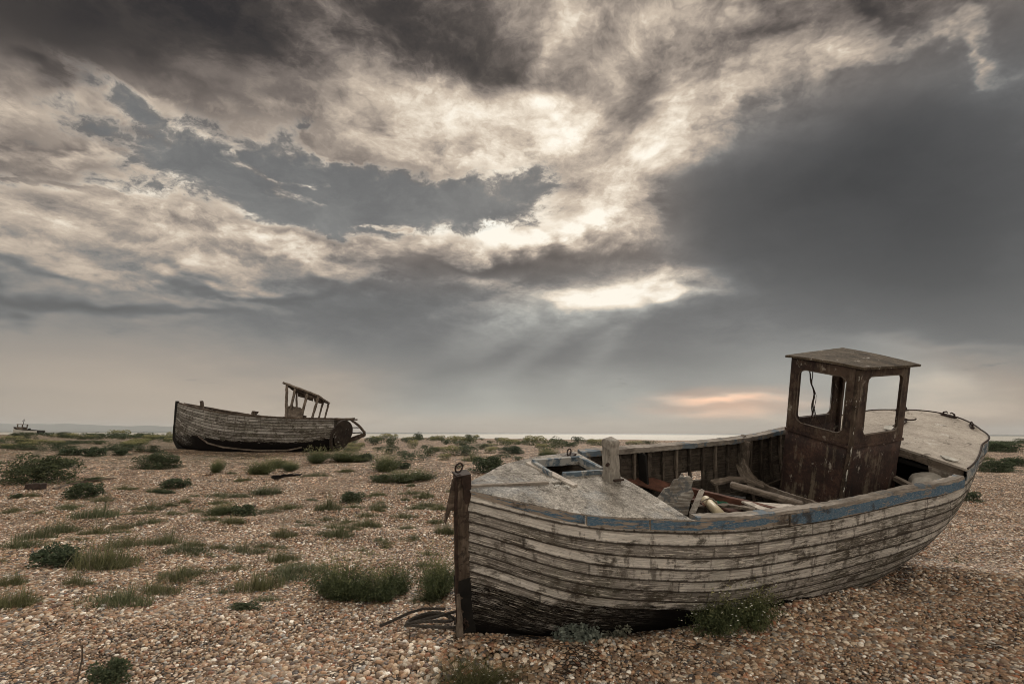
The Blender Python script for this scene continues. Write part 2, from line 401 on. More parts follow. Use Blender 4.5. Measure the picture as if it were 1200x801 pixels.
def mat_flat(name, c, rough=.8, var=.35, sc=12., metal=0., coord='Object'):
    m, g, b = new_mat(name, rough, .3)
    n = g.noise(tc(g, coord), sc, 6, .65)
    base = g.mix(var, c, g.mix(1, c, g.ramp(n, [(.3, .3), (.5, 1.), (.7, 1.8)]), 'MULTIPLY'))
    g.put(b.inputs['Base Color'], base); b.inputs['Metallic'].default_value = metal
    bump(g, b, n, .003, .6)
    return m

def mat_leaf(name, lo, hi, tip=None, tip_z=(.45, 1.)):
    m, g, b = new_mat(name, .6, .25)
    rn = g.new('ShaderNodeNewGeometry').outputs['Random Per Island']
    oi = g.new('ShaderNodeObjectInfo').outputs['Random']
    base = g.mix(rn, lo, hi)
    base = g.mix(g.math('MULTIPLY', oi, .55), base, g.mix(1, base, (.62, .60, .62), 'MULTIPLY'))
    oj = g.math('FRACT', g.math('MULTIPLY', oi, 17.3)); base = g.mix(g.math('MULTIPLY', oj, .5), base, g.mix(1, base, (1.45, 1.15, .95), 'MULTIPLY'))
    if tip:
        z = g.xyz(tc(g, 'Object'))[2]
        base = g.mix(g.math('MULTIPLY', g.rng(z, *tip_z), g.rng(rn, .1, .7, .35, 1.)), base, tip)
    g.put(b.inputs['Base Color'], base)
    # thin leaves let some light through
    tr = g.new('ShaderNodeBsdfTranslucent'); g.put(tr.inputs[0], base)
    ms = g.new('ShaderNodeMixShader'); ms.inputs[0].default_value = .35
    out = [n for n in g.n if n.type == 'OUTPUT_MATERIAL'][0]
    g.l.new(b.outputs[0], ms.inputs[1]); g.l.new(tr.outputs[0], ms.inputs[2]); g.l.new(ms.outputs[0], out.inputs[0])
    return m

PEB = [(.0, (.055, .032, .022)), (.08, (.17, .105, .068)), (.20, (.36, .215, .135)), (.32, (.13, .090, .068)), (.42, (.50, .385, .285)), (.52, (.085, .080, .080)),
       (.60, (.28, .165, .100)), (.68, (.19, .165, .145)), (.76, (.66, .57, .47)), (.81, (.31, .125, .065)), (.86, (.05, .048, .052)), (.90, (.85, .80, .73)), (.94, (.42, .29, .19)), (1., (.24, .15, .10))]
def mat_shingle():
    m, g, b = new_mat('shingle', .8, .25)
    ob = tc(g, 'Object')
    wb = g.vm('SCALE', g.vm('SUBTRACT', g.noise(ob, 22, 2, .5, 0, True), (.5, .5, .5)), .03)
    pos = g.vm('ADD', ob, wb)
    def vor(sc, feature='F1'):
        n = g.new('ShaderNodeTexVoronoi', feature=feature); g.put(n.inputs['Vector'], g.mapping(pos, sc=(1, 1, .4))); n.inputs['Scale'].default_value = sc; return n
    va, vb = vor(26.), vor(26., 'DISTANCE_TO_EDGE')
    r = g.xyz(va.outputs['Color'])[0]
    col = g.ramp(r, PEB)
    ly = g.xyz(ob)[1]
    gap = g.rng(vb.outputs['Distance'], .0, .16)
    col = g.mix(gap, g.mix(1, col, (.10, .09, .085), 'MULTIPLY'), col)
    # larger flints make the far shingle sparkle and blotch
    vc = vor(10.); r2 = g.xyz(vc.outputs['Color'])[1]
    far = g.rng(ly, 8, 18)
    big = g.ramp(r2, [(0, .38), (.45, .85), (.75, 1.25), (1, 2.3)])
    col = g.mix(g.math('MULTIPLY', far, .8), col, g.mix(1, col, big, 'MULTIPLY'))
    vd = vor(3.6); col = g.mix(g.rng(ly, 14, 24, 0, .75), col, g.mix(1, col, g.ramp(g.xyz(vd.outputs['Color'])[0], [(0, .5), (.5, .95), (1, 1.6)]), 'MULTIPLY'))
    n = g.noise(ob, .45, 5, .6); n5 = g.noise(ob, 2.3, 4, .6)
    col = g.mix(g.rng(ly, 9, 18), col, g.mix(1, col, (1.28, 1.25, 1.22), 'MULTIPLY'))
    col = g.mix(1, col, g.ramp(g.math('ADD', g.math('MULTIPLY', n, .6), g.math('MULTIPLY', n5, .4)), [(.35, (.74, .73, .72)), (.5, (1., 1., 1.)), (.66, (1.22, 1.17, 1.12))]), 'MULTIPLY')
    # thin film of grass, lichen and dead stalks on the back of the beach
    ox = g.xyz(ob)[0]
    gm = g.noise(g.mapping(ob, sc=(.5, 1., 1)), .55, 6, .62)
    left = g.math('DIVIDE', ox, g.math('MAXIMUM', ly, 1.))
    thr = g.rng(left, -.35, -.75, .62, .36)
    gk = g.math('MULTIPLY', g.rng(g.math('SUBTRACT', gm, thr), -.08, .10), g.rng(ly, 16, 24))
    fleck = g.rng(g.noise(g.mapping(ob, sc=(.6, 1, 1)), 3.2, 8, .75), .42, .56)
    col = g.mix(g.math('MULTIPLY', gk, g.math('MULTIPLY', fleck, .8)), col, (.066, .062, .034))
    hs = g.new('ShaderNodeHueSaturation'); hs.inputs['Saturation'].default_value = .98; hs.inputs['Value'].default_value = 1.08; hs.inputs['Hue'].default_value = .506; g.put(hs.inputs['Color'], col); col = hs.outputs[0]
    g.put(b.inputs['Base Color'], col)
    hgt = g.math('MULTIPLY', gap, 1.)
    bump(g, b, hgt, .018, 1.)
    return m
def mat_pebble():
    m, g, b = new_mat('pebble', .62, .35)
    oi = g.new('ShaderNodeObjectInfo').outputs['Random']; ob = tc(g, 'Object')
    col = g.ramp(oi, PEB)
    n = g.noise(ob, 2.2, 5, .6); 
    col = g.mix(.8, col, g.mix(1, col, g.ramp(n, [(.3, .6), (.5, 1.), (.7, 1.4)]), 'MULTIPLY'))
    hs = g.new('ShaderNodeHueSaturation'); hs.inputs['Saturation'].default_value = .98; hs.inputs['Value'].default_value = 1.06; hs.inputs['Hue'].default_value = .506; g.put(hs.inputs['Color'], col)
    g.put(b.inputs['Base Color'], hs.outputs[0]); return m
def mat_sea():
    m, g, b = new_mat('sea_water', .45, .5)
    ob = tc(g, 'Object')
    n = g.noise(g.mapping(ob, sc=(.25, .8, 1)), .8, 8, .7)
    col = g.mix(g.rng(g.xyz(ob)[1], 2600, 700), (.08, .10, .105), (.42, .40, .35))  # nearer water paler: light through the cloud break put into the colour
    g.put(b.inputs['Base Color'], col)
    bump(g, b, n, 1.2, 1.)
    return m
# ---------------------------------------------------------------- geometry helpers
class MB:
    """collects faces with UVs and makes one mesh"""
    def __init__(s): s.v = []; s.f = []; s.uv = []; s.mi = []
    def face(s, idx, uv=None, mi=0):
        s.f.append(tuple(idx)); s.uv.append(uv or [(0, 0)]*len(idx)); s.mi.append(mi)
    def add(s, verts): k = len(s.v); s.v.extend([tuple(map(float, p)) for p in verts]); return k
    def build(s, name, mats, parent=None, smooth=False, bevel=0, origin=None):
        me = bpy.data.meshes.new(name)
        v = s.v
        if origin is not None: v = [(p[0]-origin[0], p[1]-origin[1], p[2]-origin[2]) for p in v]
        me.from_pydata(v, [], s.f)
        lay = me.uv_layers.new(name='UVMap'); flat = [c for f in s.uv for q in f for c in q]
        lay.data.foreach_set('uv', flat)
        for m in (mats if isinstance(mats, (list, tuple)) else [mats]): me.materials.append(m)
        me.polygons.foreach_set('material_index', s.mi)
        me.polygons.foreach_set('use_smooth', [smooth]*len(s.f))
        me.validate(); me.update()
        o = bpy.data.objects.new(name, me); COL.objects.link(o)
        if origin is not None: o.location = origin
        if parent: o.parent = parent
        if bevel:
            md = o.modifiers.new('bevel', 'BEVEL'); md.width = bevel; md.segments = 2; md.limit_method = 'ANGLE'
        return o
    # swept rectangular timber through points; w across (side dir), h along up dir
    def beam(s, pts, w, h, up=(0, 0, 1), jit=0., seg=.12, taper=None, rnd=None, vscale=1.):
        rnd = rnd or random
        pts = [Vector(p) for p in pts]; dense = []
        for a, b in zip(pts[:-1], pts[1:]):
            n = max(1, int((b-a).length/seg))
            for i in range(n): dense.append(a.lerp(b, i/n))
        dense.append(pts[-1]); up = Vector(up); L = 0; rings = []; us = []
        for i, p in enumerate(dense):
            t = (dense[min(i+1, len(dense)-1)]-dense[max(i-1, 0)]).normalized()
            sd = t.cross(up).normalized(); uu = sd.cross(t).normalized()
            k = i/max(1, len(dense)-1); tw = taper(k) if taper else 1.
            W, H = w*.5*tw, h*.5*tw
            r = [p+sd*a*W+uu*b*H+Vector([rnd.uniform(-jit, jit) for _ in range(3)]) for a, b in ((-1, -1), (1, -1), (1, 1), (-1, 1))]
            if i: L += (p-dense[i-1]).length
            us.append(L); rings.append(s.add(r))
        per = [0, w, w+h, 2*w+h, 2*w+2*h]
        for i in range(len(rings)-1):
            a, b = rings[i], rings[i+1]
            for j in range(4):
                j2 = (j+1) % 4
                s.face((a+j, a+j2, b+j2, b+j), [(us[i], per[j]*vscale), (us[i], per[j+1]*vscale), (us[i+1], per[j+1]*vscale), (us[i+1], per[j]*vscale)])
        a, b = rings[0], rings[-1]
        s.face((a+3, a+2, a+1, a), [(0, 0), (w, 0), (w, h), (0, h)]); s.face((b, b+1, b+2, b+3), [(0, 0), (w, 0), (w, h), (0, h)])
    def tube(s, pts, r, n=8, taper=None):
        pts = [Vector(p) for p in pts]; rings = []; L = 0; us = []; ref = Vector((.3, .2, 1))
        for i, p in enumerate(pts):
            t = (pts[min(i+1, len(pts)-1)]-pts[max(i-1, 0)]).normalized()
            a = t.cross(ref).normalized(); b = t.cross(a).normalized()
            rr = r*(taper(i/max(1, len(pts)-1)) if taper else 1)
            if i: L += (p-pts[i-1]).length
            us.append(L); rings.append(s.add([p+a*rr*math.cos(q)+b*rr*math.sin(q) for q in [2*math.pi*k/n for k in range(n)]]))
        for i in range(len(rings)-1):
            for j in range(n):
                j2 = (j+1) % n
                s.face((rings[i]+j, rings[i]+j2, rings[i+1]+j2, rings[i+1]+j), [(us[i], j/n), (us[i], (j+1)/n), (us[i+1], (j+1)/n), (us[i+1], j/n)])
        s.face([rings[0]+j for j in range(n)][::-1]); s.face([rings[-1]+j for j in range(n)])
    # polygon in a plane (origin, ex, ey) extruded both ways along the normal
    def slab(s, poly, o, ex, ey, th):
        o, ex, ey = Vector(o), Vector(ex), Vector(ey); nz = ex.cross(ey).normalized()*th*.5; n = len(poly)
        a = s.add([o+ex*x+ey*y+nz for x, y in poly]); b = s.add([o+ex*x+ey*y-nz for x, y in poly])
        s.face(range(a, a+n), [tuple(p) for p in poly]); s.face(range(b+n-1, b-1, -1), [tuple(p) for p in poly[::-1]])
        for j in range(n):
            k = (j+1) % n; s.face((a+k, a+j, b+j, b+k), [(poly[k][0], poly[k][1]), (poly[j][0], poly[j][1]), (poly[j][0]+th, poly[j][1]), (poly[k][0]+th, poly[k][1])])
    # rectangular panel with a rounded opening
    def window_panel(s, o, ex, ey, W, H, hole, r, th, wt=None):
        """wt(x, y) -> (x, y) lets the panel lean"""
        wt = wt or (lambda x, y: (x, y))
        o, ex, ey = Vector(o), Vector(ex), Vector(ey); nz = ex.cross(ey).normalized()*th*.5
        x0, y0, x1, y1 = hole; cx, cy = (x0+x1)/2, (y0+y1)/2; inner = []
        for (qx, qy, a0) in ((x1-r, y1-r, 0), (x0+r, y1-r, 90), (x0+r, y0+r, 180), (x1-r, y0+r, 270)):
            for k in range(9):
                a = math.radians(a0+k*90/8); inner.append((qx+r*math.cos(a), qy+r*math.sin(a)))
        outer = []
        for (x, y) in inner:
            dx, dy = x-cx, y-cy; ks = []
            if dx > 1e-6: ks.append((W-cx)/dx)
            if dx < -1e-6: ks.append(-cx/dx)
            if dy > 1e-6: ks.append((H-cy)/dy)
            if dy < -1e-6: ks.append(-cy/dy)
            k = min(ks); outer.append([cx+dx*k, cy+dy*k])
        for c in ((0, 0), (W, 0), (W, H), (0, H)):
            i = min(range(len(outer)), key=lambda q: (outer[q][0]-c[0])**2+(outer[q][1]-c[1])**2); outer[i] = list(c)
        n = len(inner)
        P = lambda p, z: o+ex*wt(*p)[0]+ey*wt(*p)[1]+nz*z
        ia, oa = s.add([P(p, 1) for p in inner]), s.add([P(p, 1) for p in outer]); ib, ob = s.add([P(p, -1) for p in inner]), s.add([P(p, -1) for p in outer])
        for j in range(n):
            k = (j+1) % n; A, B, C_, D = inner[j], inner[k], outer[k], outer[j]
            s.face((ia+j, oa+j, oa+k, ia+k), [A, D, C_, B]); s.face((ib+k, ob+k, ob+j, ib+j), [B, C_, D, A])
            s.face((ia+k, ib+k, ib+j, ia+j), [B, B, A, A]); s.face((oa+j, ob+j, ob+k, oa+k), [D, D, C_, C_])

def empty(name, mat=None, loc=(0, 0, 0)):
    o = bpy.data.objects.new(name, None); COL.objects.link(o); o.empty_display_size = .2
    if mat is not None: o.matrix_world = mat
    else: o.location = loc
    return o
def tag(o, label=None, cat=None, group=None, kind=None):
    if label: o['label'] = label
    if cat: o['category'] = cat
    if group: o['group'] = group
    if kind: o['kind'] = kind
    return o
def hermite(x, K, Y):
    K = np.array(K, float); Y = np.array(Y, float); m = np.gradient(Y, K)
    x = np.clip(x, K[0], K[-1]); i = np.clip(np.searchsorted(K, x, side='right')-1, 0, len(K)-2)
    h = K[i+1]-K[i]; t = (x-K[i])/h
    return (2*t**3-3*t**2+1)*Y[i]+(t**3-2*t**2+t)*h*m[i]+(-2*t**3+3*t**2)*Y[i+1]+(t**3-t**2)*h*m[i+1]

class Hull:
    """clinker hull: local x runs aft from the stem, y to starboard, z up"""
    def __init__(s, L, beam, sheer, keel, expo, ns): s.L = L; s.beam = beam; s.sheer = sheer; s.keel = keel; s.expo = expo; s.ns = ns
    def section(s, t, n=80):
        b, z, k = s.beam(t), s.sheer(t), s.keel(t); a, c = s.expo(t)
        th = np.linspace(0, math.pi/2, n); y = b*np.cos(th)**a; w = z-(z-k)*np.sin(th)**c
        y[-1] = 0
        d = np.r_[0, np.cumsum(np.hypot(np.diff(y), np.diff(w)))]
        return y, w, d
    def at(s, t, f):
        """half-breadth and height at fraction f of the girth down from the sheer"""
        y, w, d = s.section(t); q = f*d[-1]; return float(np.interp(q, d, y)), float(np.interp(q, d, w))
    def half(s, t, w):
        y, ww, d = s.section(t); return float(np.interp(-w, -ww, y))
    def planking(s, ts, lap=.017, thick=.022, hole=None, t_end_cap=False, mats=None, name='planking', parent=None, us=1.):
        mb = MB(); sub = (0., .5, 1.); nt = len(ts)
        rows = [(j, q) for j in range(s.ns) for q in sub]
        for sgn in (-1, 1):
            grids = []
            for layer in (0, 1):
                g = np.zeros((len(rows), nt, 3))
                for i, t in enumerate(ts):
                    y, w, d = s.section(t); D = d[-1]
                    for r, (j, q) in enumerate(rows):
                        f = (j+q)/s.ns*D; yy = np.interp(f, d, y); ww = np.interp(f, d, w)
                        e = max(1e-4, .01*D); f1, f2 = max(0, f-e), min(D, f+e)
                        ty = np.interp(f2, d, y)-np.interp(f1, d, y); tw = np.interp(f2, d, w)-np.interp(f1, d, w); l = math.hypot(ty, tw)+1e-9
                        ny, nw = -tw/l, ty/l            # outward
                        off = lap*q*min(1, yy/.05+.15) - (thick if layer else 0)
                        g[r, i] = (t*s.L, sgn*max(0.002, yy+ny*off), ww+nw*off)
                grids.append(g)
            for layer, g in enumerate(grids):
                base = mb.add(g.reshape(-1, 3))
                for r in range(len(rows)-1):
                    j, q = rows[r]; j2, q2 = rows[r+1]; v1, v2 = j+q*.999, (j2+q2*.999)
                    for i in range(nt-1):
                        if hole and hole(sgn, .5*(ts[i]+ts[i+1]), j+ (q+q2)/2 if j == j2 else j+1): continue
                        a, b_, c, d_ = base+r*nt+i, base+r*nt+i+1, base+(r+1)*nt+i+1, base+(r+1)*nt+i
                        u1, u2 = ts[i]*s.L*us, ts[i+1]*s.L*us
                        idx = (a, b_, c, d_); uv = [(u1, v1), (u2, v1), (u2, v2), (u1, v2)]
                        if (sgn < 0) != (layer == 1): idx = idx[::-1]; uv = uv[::-1]
                        mb.face(idx, uv, layer)
        return mb.build(name, mats, parent)
# ---------------------------------------------------------------- near boat
M = {}
def make_materials():
    M['hull'] = mat_hull('weathered_planking', [(0, .46), (.07, .43), (.12, .40), (.2, .385), (.29, .405), (.36, .415), (.45, .44), (.63, .60), (.75, .62), (1, .62)], 8.06, 1.2)
    M['hull_far'] = mat_hull('silvered_planking', [(0, .72), (.08, .62), (.2, .475), (.5, .44), (.8, .44), (1, .42)], 8.95, .66, 2.6, 5.)
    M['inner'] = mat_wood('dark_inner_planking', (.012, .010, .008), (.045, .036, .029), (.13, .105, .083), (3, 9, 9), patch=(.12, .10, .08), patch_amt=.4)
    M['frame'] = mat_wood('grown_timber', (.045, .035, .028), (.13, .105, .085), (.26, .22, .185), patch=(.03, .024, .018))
    M['grey'] = mat_wood('bleached_timber', (.09, .078, .066), (.24, .21, .18), (.42, .38, .34), patch=(.05, .04, .03))
    M['post'] = mat_wood('post_timber', (.11, .10, .088), (.25, .23, .205), (.38, .355, .32), (3, 14, 14), patch=(.07, .06, .045), patch_amt=.6, thr=(.54, .6))
    M['pale'] = mat_wood('pale_board', (.26, .23, .20), (.44, .40, .36), (.58, .54, .49), patch=(.12, .10, .085), patch_amt=.5)
    M['stem'] = mat_wood('stem_timber', (.022, .016, .012), (.075, .056, .043), (.19, .155, .125), (2, 16, 16), patch=(.02, .015, .012), patch_amt=.7)
    M['rail'] = mat_wood('rail_timber', (.05, .042, .035), (.22, .195, .17), (.40, .36, .32), (2, 12, 12), patch=(.07, .12, .17), patch_amt=.7, patch_scale=3., thr=(.53, .58), bumpd=.007)
    M['blueedge'] = mat_wood('blue_painted_timber', (.02, .024, .028), (.095, .13, .165), (.30, .32, .33), (2, 12, 12), patch=(.36, .35, .33), patch_amt=.8, patch_scale=7., thr=(.47, .53))
    M['blue'] = mat_blue('flaking_blue_paint')
    M['deck'] = mat_deck('foredeck_canvas', (.085, .075, .064), (.37, .345, .31), (.05, .042, .034), .18)
    M['deck2'] = mat_deck('afterdeck_canvas', (.27, .24, .21), (.43, .39, .345), (.085, .07, .058), 0., .8, .18)
    M['rust'] = mat_rust('rusty_sheet'); M['flaky'] = mat_wood('flaky_board', (.03, .024, .02), (.17, .15, .13), (.50, .48, .44), (3, 30, 30), patch=(.07, .08, .09), patch_amt=.7, patch_scale=9., thr=(.52, .56), bumpd=.01); M['roof'] = mat_deck('felt_roof', (.022, .017, .012), (.12, .096, .07), (.015, .012, .01), 0., 1.3)
    M['iron'] = mat_flat('rusted_iron', (.028, .017, .013), .75, .8, 20.)
    M['redrust'] = mat_flat('red_rust', (.075, .032, .021), .85, .9, 7.)
    M['rope'] = mat_flat('old_rope', (.045, .039, .034), .95, .5, 30.)
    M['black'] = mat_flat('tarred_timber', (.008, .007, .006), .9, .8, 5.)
    M['cream'] = mat_flat('cream_plastic', (.42, .36, .25), .5, .5, 9.)
    M['white'] = mat_flat('dirty_white_paint', (.40, .39, .36), .7, .5, 6.)
    M['disc'] = mat_deck('rotten_transom', (.008, .007, .006), (.06, .048, .04), (.008, .007, .006), 0., .6)
    M['sack'] = mat_flat('grey_sacking', (.30, .28, .25), .8, .4, 8.)
    M['green'] = mat_flat('green_net', (.02, .11, .07), .7, .5, 10.)
    M['kale'] = mat_leaf('kale_leaf', (.036, .058, .036), (.12, .155, .092))
    M['kalepale'] = mat_leaf('sea_kale_leaf', (.15, .18, .155), (.27, .31, .265))
    M['feather'] = mat_leaf('feathery_leaf', (.050, .072, .036), (.135, .165, .080), (.36, .34, .17), (.28, .75))
    M['grass'] = mat_leaf('grass_blade', (.068, .084, .044), (.175, .195, .105), (.29, .27, .16), (.5, 1.1))
    M['flower'] = mat_flat('white_petal', (.75, .75, .70), .6, 0.)
    M['twig'] = mat_flat('dead_stalk', (.30, .26, .20), .9, .4, 9.)

KN = [0, .08, .2, .4, .6, .75, .88, .96]
def boat_beam(t):
    B = [.03, .5341, .8588, .9975, 1.0181, 1.0741, .82, .5672]
    if t <= .96: return float(hermite(t, KN+[1.], B+[0.]))
    return .5672*math.sqrt(max(0, 1-(t-.96)/.04))
BL = 8.0581
def boat_sheer(t): return 1.1931-1.2844*t+.2361*t*t+.5474*t**3
def boat_keel(t):
    k = -.145*t*BL-.27
    return k+(((t-.6)/.4)**1.5*1.6 if t > .6 else 0)
def boat_expo(t): return .6+.5*max(0, 1-t/.3)+.6*max(0, (t-.6)/.4), 1.
UD, UA, DZ = .2126, .7525, .0898

def deck_grid(us, vs, zf, half, hole=None, mats=None, name='deck', parent=None, thick=.028, over=.012):
    mb = MB(); nv = len(vs)
    for u in us:
        b = half(u)+over
        mb.add([(u, max(-b, min(b, v)), zf(u, max(-b, min(b, v)))) for v in vs])
    for i in range(len(us)-1):
        b = max(half(us[i]), half(us[i+1]))+over
        for j in range(nv-1):
            if vs[j+1] <= -b or vs[j] >= b: continue
            if hole and hole((us[i]+us[i+1])/2, (vs[j]+vs[j+1])/2): continue
            a = i*nv+j; q = (a, a+nv, a+nv+1, a+1)
            mb.face(q, [(mb.v[k][0], mb.v[k][1]) for k in q])
    o = mb.build(name, mats, parent)
    # weld the clamped border
    bm = bmesh.new(); bm.from_mesh(o.data); bmesh.ops.remove_doubles(bm, verts=bm.verts, dist=1e-4); bmesh.ops.dissolve_degenerate(bm, dist=1e-4, edges=bm.edges)
    bmesh.ops.recalc_face_normals(bm, faces=bm.faces)
    if sum(f.normal.z for f in bm.faces) < 0: bmesh.ops.reverse_faces(bm, faces=bm.faces)
    bm.to_mesh(o.data); bm.free()
    md = o.modifiers.new('thickness', 'SOLIDIFY'); md.thickness = thick; md.offset = -1
    return o

def near_boat():
    rnd = random.Random(11)
    mat = Matrix(((.8957, -.4446, .0015, -.3979), (.4225, .8501, -.3144, 4.711), (.1385, .2823, .9493, -.0017), (0, 0, 0, 1)))
    root = tag(empty('fishing_boat', mat), 'large derelict clinker fishing boat with peeling blue sheer and rusty wheelhouse', 'boat')
    H = Hull(BL, boat_beam, boat_sheer, boat_keel, boat_expo, 16)
    ts = np.unique(np.r_[0, .01, np.linspace(.02, .9, 120), np.linspace(.9, .96, 14), .96+.04*(1-np.cos(np.linspace(0, math.pi/2, 16))**2)])
    # a few sprung and missing bits of planking on the starboard side
    def hole(sg, t, r): return sg > 0 and ((.452 < t < .492 and 3.0 < r < 3.95) or (.434 < t < .446 and 3.0 < r < 3.9))
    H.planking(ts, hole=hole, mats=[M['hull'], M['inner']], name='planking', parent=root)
    # stem
    mb = MB(); mb.beam([(-.03, 0, 1.325), (-.03, 0, .9), (-.03, 0, .3), (-.012, 0, 0), (.03, 0, -.2), (.2, 0, -.36)], .095, .115, up=(1, 0, 0), jit=.004, seg=.07, rnd=rnd)
    st = mb.build('stem', M['stem'], root, bevel=.008)
    mb = MB(); mb.beam([(-.028, 0, .40), (-.026, 0, .2), (-.010, 0, 0), (.032, 0, -.2), (.2, 0, -.37)], .103, .123, up=(1, 0, 0), jit=.004, seg=.05, rnd=rnd); mb.build('stem_foot', M['black'], st, bevel=.006)
    mb = MB(); mb.slab([(-.05, 1.325), (.03, 1.335), (.035, 1.30), (.034, 1.14), (.02, 1.09), (-.015, 1.085), (-.03, 1.13), (-.035, 1.22), (-.05, 1.28)], (0, -.056, 0), (1, 0, 0), (0, 0, 1), .012)
    mb.slab([(-.092, -.06), (.035, -.06), (.035, .06), (-.092, .06)], (0, 0, 1.335), (1, 0, 0), (0, 1, 0), .014)
    mb.build('stem_plate', M['iron'], root, bevel=.003)
    mb = MB(); mb.tube([(-.092+.003*math.sin(k*2), -.035, 1.33-k*.12) for k in range(14)]+[(-.115, -.04, -.33), (-.05, -.05, -.42)], .016, 7)
    mb.build('stem_band', M['iron'], root)
    mb = MB(); c = Vector((-.055, -.01, 1.395)); mb.tube([c+Vector((.0+.038*math.cos(a), .018*math.cos(a), .038*math.sin(a))) for a in [i*2*math.pi/18 for i in range(19)]], .008, 6)
    mb.build('ring', M['iron'], root)
    mb = MB(); mb.slab([(-.09, 1.32), (-.088, 1.08), (-.112, 1.03), (-.135, 1.045), (-.185, .93), (-.182, .975), (-.14, 1.15), (-.112, 1.29)], (0, -.01, 0), (1, 0, 0), (0, 0, 1), .05)
    mb.build('bow_roller', M['stem'], root, bevel=.006)
    mb = MB(); mb.beam([(-.10, -.075, .30), (-.085, -.085, .05), (-.095, -.08, -.18), (-.11, -.07, -.31)], .035, .05, up=(1, 0, 0), jit=.005, rnd=rnd, seg=.05, taper=lambda k: .5+.9*k)
    mb.build('split_plank', M['frame'], root)
    # rubbing strake, four lengths each side
    def strake(t0, t1, sg, hgt, outw):
        mb = MB(); n = max(6, int((t1-t0)*90)); prev = None
        for i in range(n+1):
            t = t0+(t1-t0)*i/n; y, z = boat_beam(t), boat_sheer(t); yb, zb = H.at(t, hgt/2.2)
            z2 = z-hgt*min(1, .35+t*9); _y = np.interp(-z2, -H.section(t)[1], H.section(t)[0])
            j = rnd.uniform(-.002, .002)
            r = mb.add([(t*BL, sg*(y-.006), z+.006), (t*BL, sg*(y+outw+j), z+.006), (t*BL, sg*(_y+outw+.006+j), z2), (t*BL, sg*(_y-.004), z2)])
            if prev is not None:
                for a in range(3):
                    vv = [(0, .02), (.02, .98), (.98, 1)][a]; u1, u2 = (t-(t1-t0)/n)*BL, t*BL
                    q = (prev+a, r+a, r+a+1, prev+a+1); uv = [(u1, vv[0]), (u2, vv[0]), (u2, vv[1]), (u1, vv[1])]
                    if sg > 0: q = q[::-1]; uv = uv[::-1]
                    mb.face(q, uv)
            else: first = r
            prev = r
        mb.face((first, first+1, first+2, first+3)); mb.face((prev+3, prev+2, prev+1, prev))
        mb.build('rubbing_strake', M['blue'], root)
    for a, b_, h, w in ((.004, .0985, .075, .014), (.1005, .163, .082, .02), (.165, .352, .088, .02), (.355, .742, .108, .03)):
        for sg in (-1, 1): strake(a, b_, sg, h, w)
    # gunwale capping
    for sg in (-1, 1):
        mb = MB(); N = 90; prev = None; pu = 0
        t0, t1 = UD+.006, UA-.012
        for i in range(N+1):
            t = t0+(t1-t0)*i/N; y, z = boat_beam(t), boat_sheer(t); c = [rnd.uniform(-.006, .006) for _ in range(5)]
            wd = .07 if sg < 0 else .085
            r = mb.add([(t*BL, sg*(y+.022+c[0]), z+.008), (t*BL, sg*(y+.018+c[0]), z+.034+c[1]*.6), (t*BL, sg*(y-wd+c[2]), z+.030+c[3]*.6), (t*BL, sg*(y-wd+c[2]), z-.035+c[4])])
            if prev is not None:
                for a in range(4):
                    b2 = (a+1) % 4; q = (prev+a, r+a, r+b2, prev+b2); P = [0, .05, .15, .22, .3]
                    uv = [(pu, P[a]), (t*BL, P[a]), (t*BL, P[a+1]), (pu, P[a+1])]
                    if sg > 0: q = q[::-1]; uv = uv[::-1]
                    mb.face(q, uv)
            else: mb.face((r, r+1, r+2, r+3))
            prev = r; pu = t*BL
        mb.face((prev+3, prev+2, prev+1, prev)); mb.build('gunwale_rail', M['rail'], root)
    # foredeck
    half = lambda u: boat_beam(min(.999, u/BL))
    def zf(u, v):
        b = max(.05, half(u)); return boat_sheer(u/BL)+.014+.016*(1-(v/b)**2)+.004*math.sin(u*9+v*5)
    us = sorted(set([-.01]+[round(k*.06, 3) for k in range(1, 29)]+[.95, 1.52, .84, .97, UD*BL])); us = [u for u in us if u <= UD*BL+1e-6]
    vs = sorted(set([round(-1+k*.05, 3) for k in range(41)]+[.16, .52, -.085, -.01]))
    def hol(u, v): return (.95 < u < 1.52 and .16 < v < .52) or (.84 < u < .97 and -.085 < v < -.01)
    dk = deck_grid(us, vs, zf, half, hol, M['deck'], 'foredeck', root)
    def onDeck(u, v, dz=0): return (u, v, zf(u, v)+dz)
    mb = MB()
    for a, b_ in (((.92, .49), (1.55, .555)), ((1.54, .56), (1.555, .165)), ((1.575, .15), (1.06, .13))):
        mb.beam([onDeck(*a, .015), onDeck(*b_, .015)], .035, .085 if b_ != (1.06, .13) else .055, jit=.003, rnd=rnd)
    mb.beam([onDeck(.935, .50, .02), onDeck(.935, .14, .02)], .035, .055, jit=.003, rnd=rnd)
    mb.build('hatch_coaming', M['blueedge'], dk, bevel=.004)
    mb = MB(); mb.beam([onDeck(.90, .53, .012), onDeck(1.03, -.14, .010)], .065, .024, jit=.004, rnd=rnd, seg=.06); mb.build('deck_batten', M['pale'], dk, bevel=.003)
    mb = MB(); mb.beam([onDeck(.04, -.03, .008), onDeck(.45, -.03, .010), onDeck(.80, -.03, .008)], .035, .026, jit=.003, rnd=rnd, seg=.06); mb.build('king_plank', M['grey'], dk, bevel=.003)
    mb = MB(); mb.slab([(1.10, -.02), (1.20, .105), (1.50, .125), (1.52, .02), (1.42, -.045), (1.2, -.06)], (0, 0, zf(1.3, .03)+.022), (1, 0, -.11), (0, 1, 0), .02); mb.build('hatch_cover', M['pale'], dk, bevel=.006)
    mb = MB()
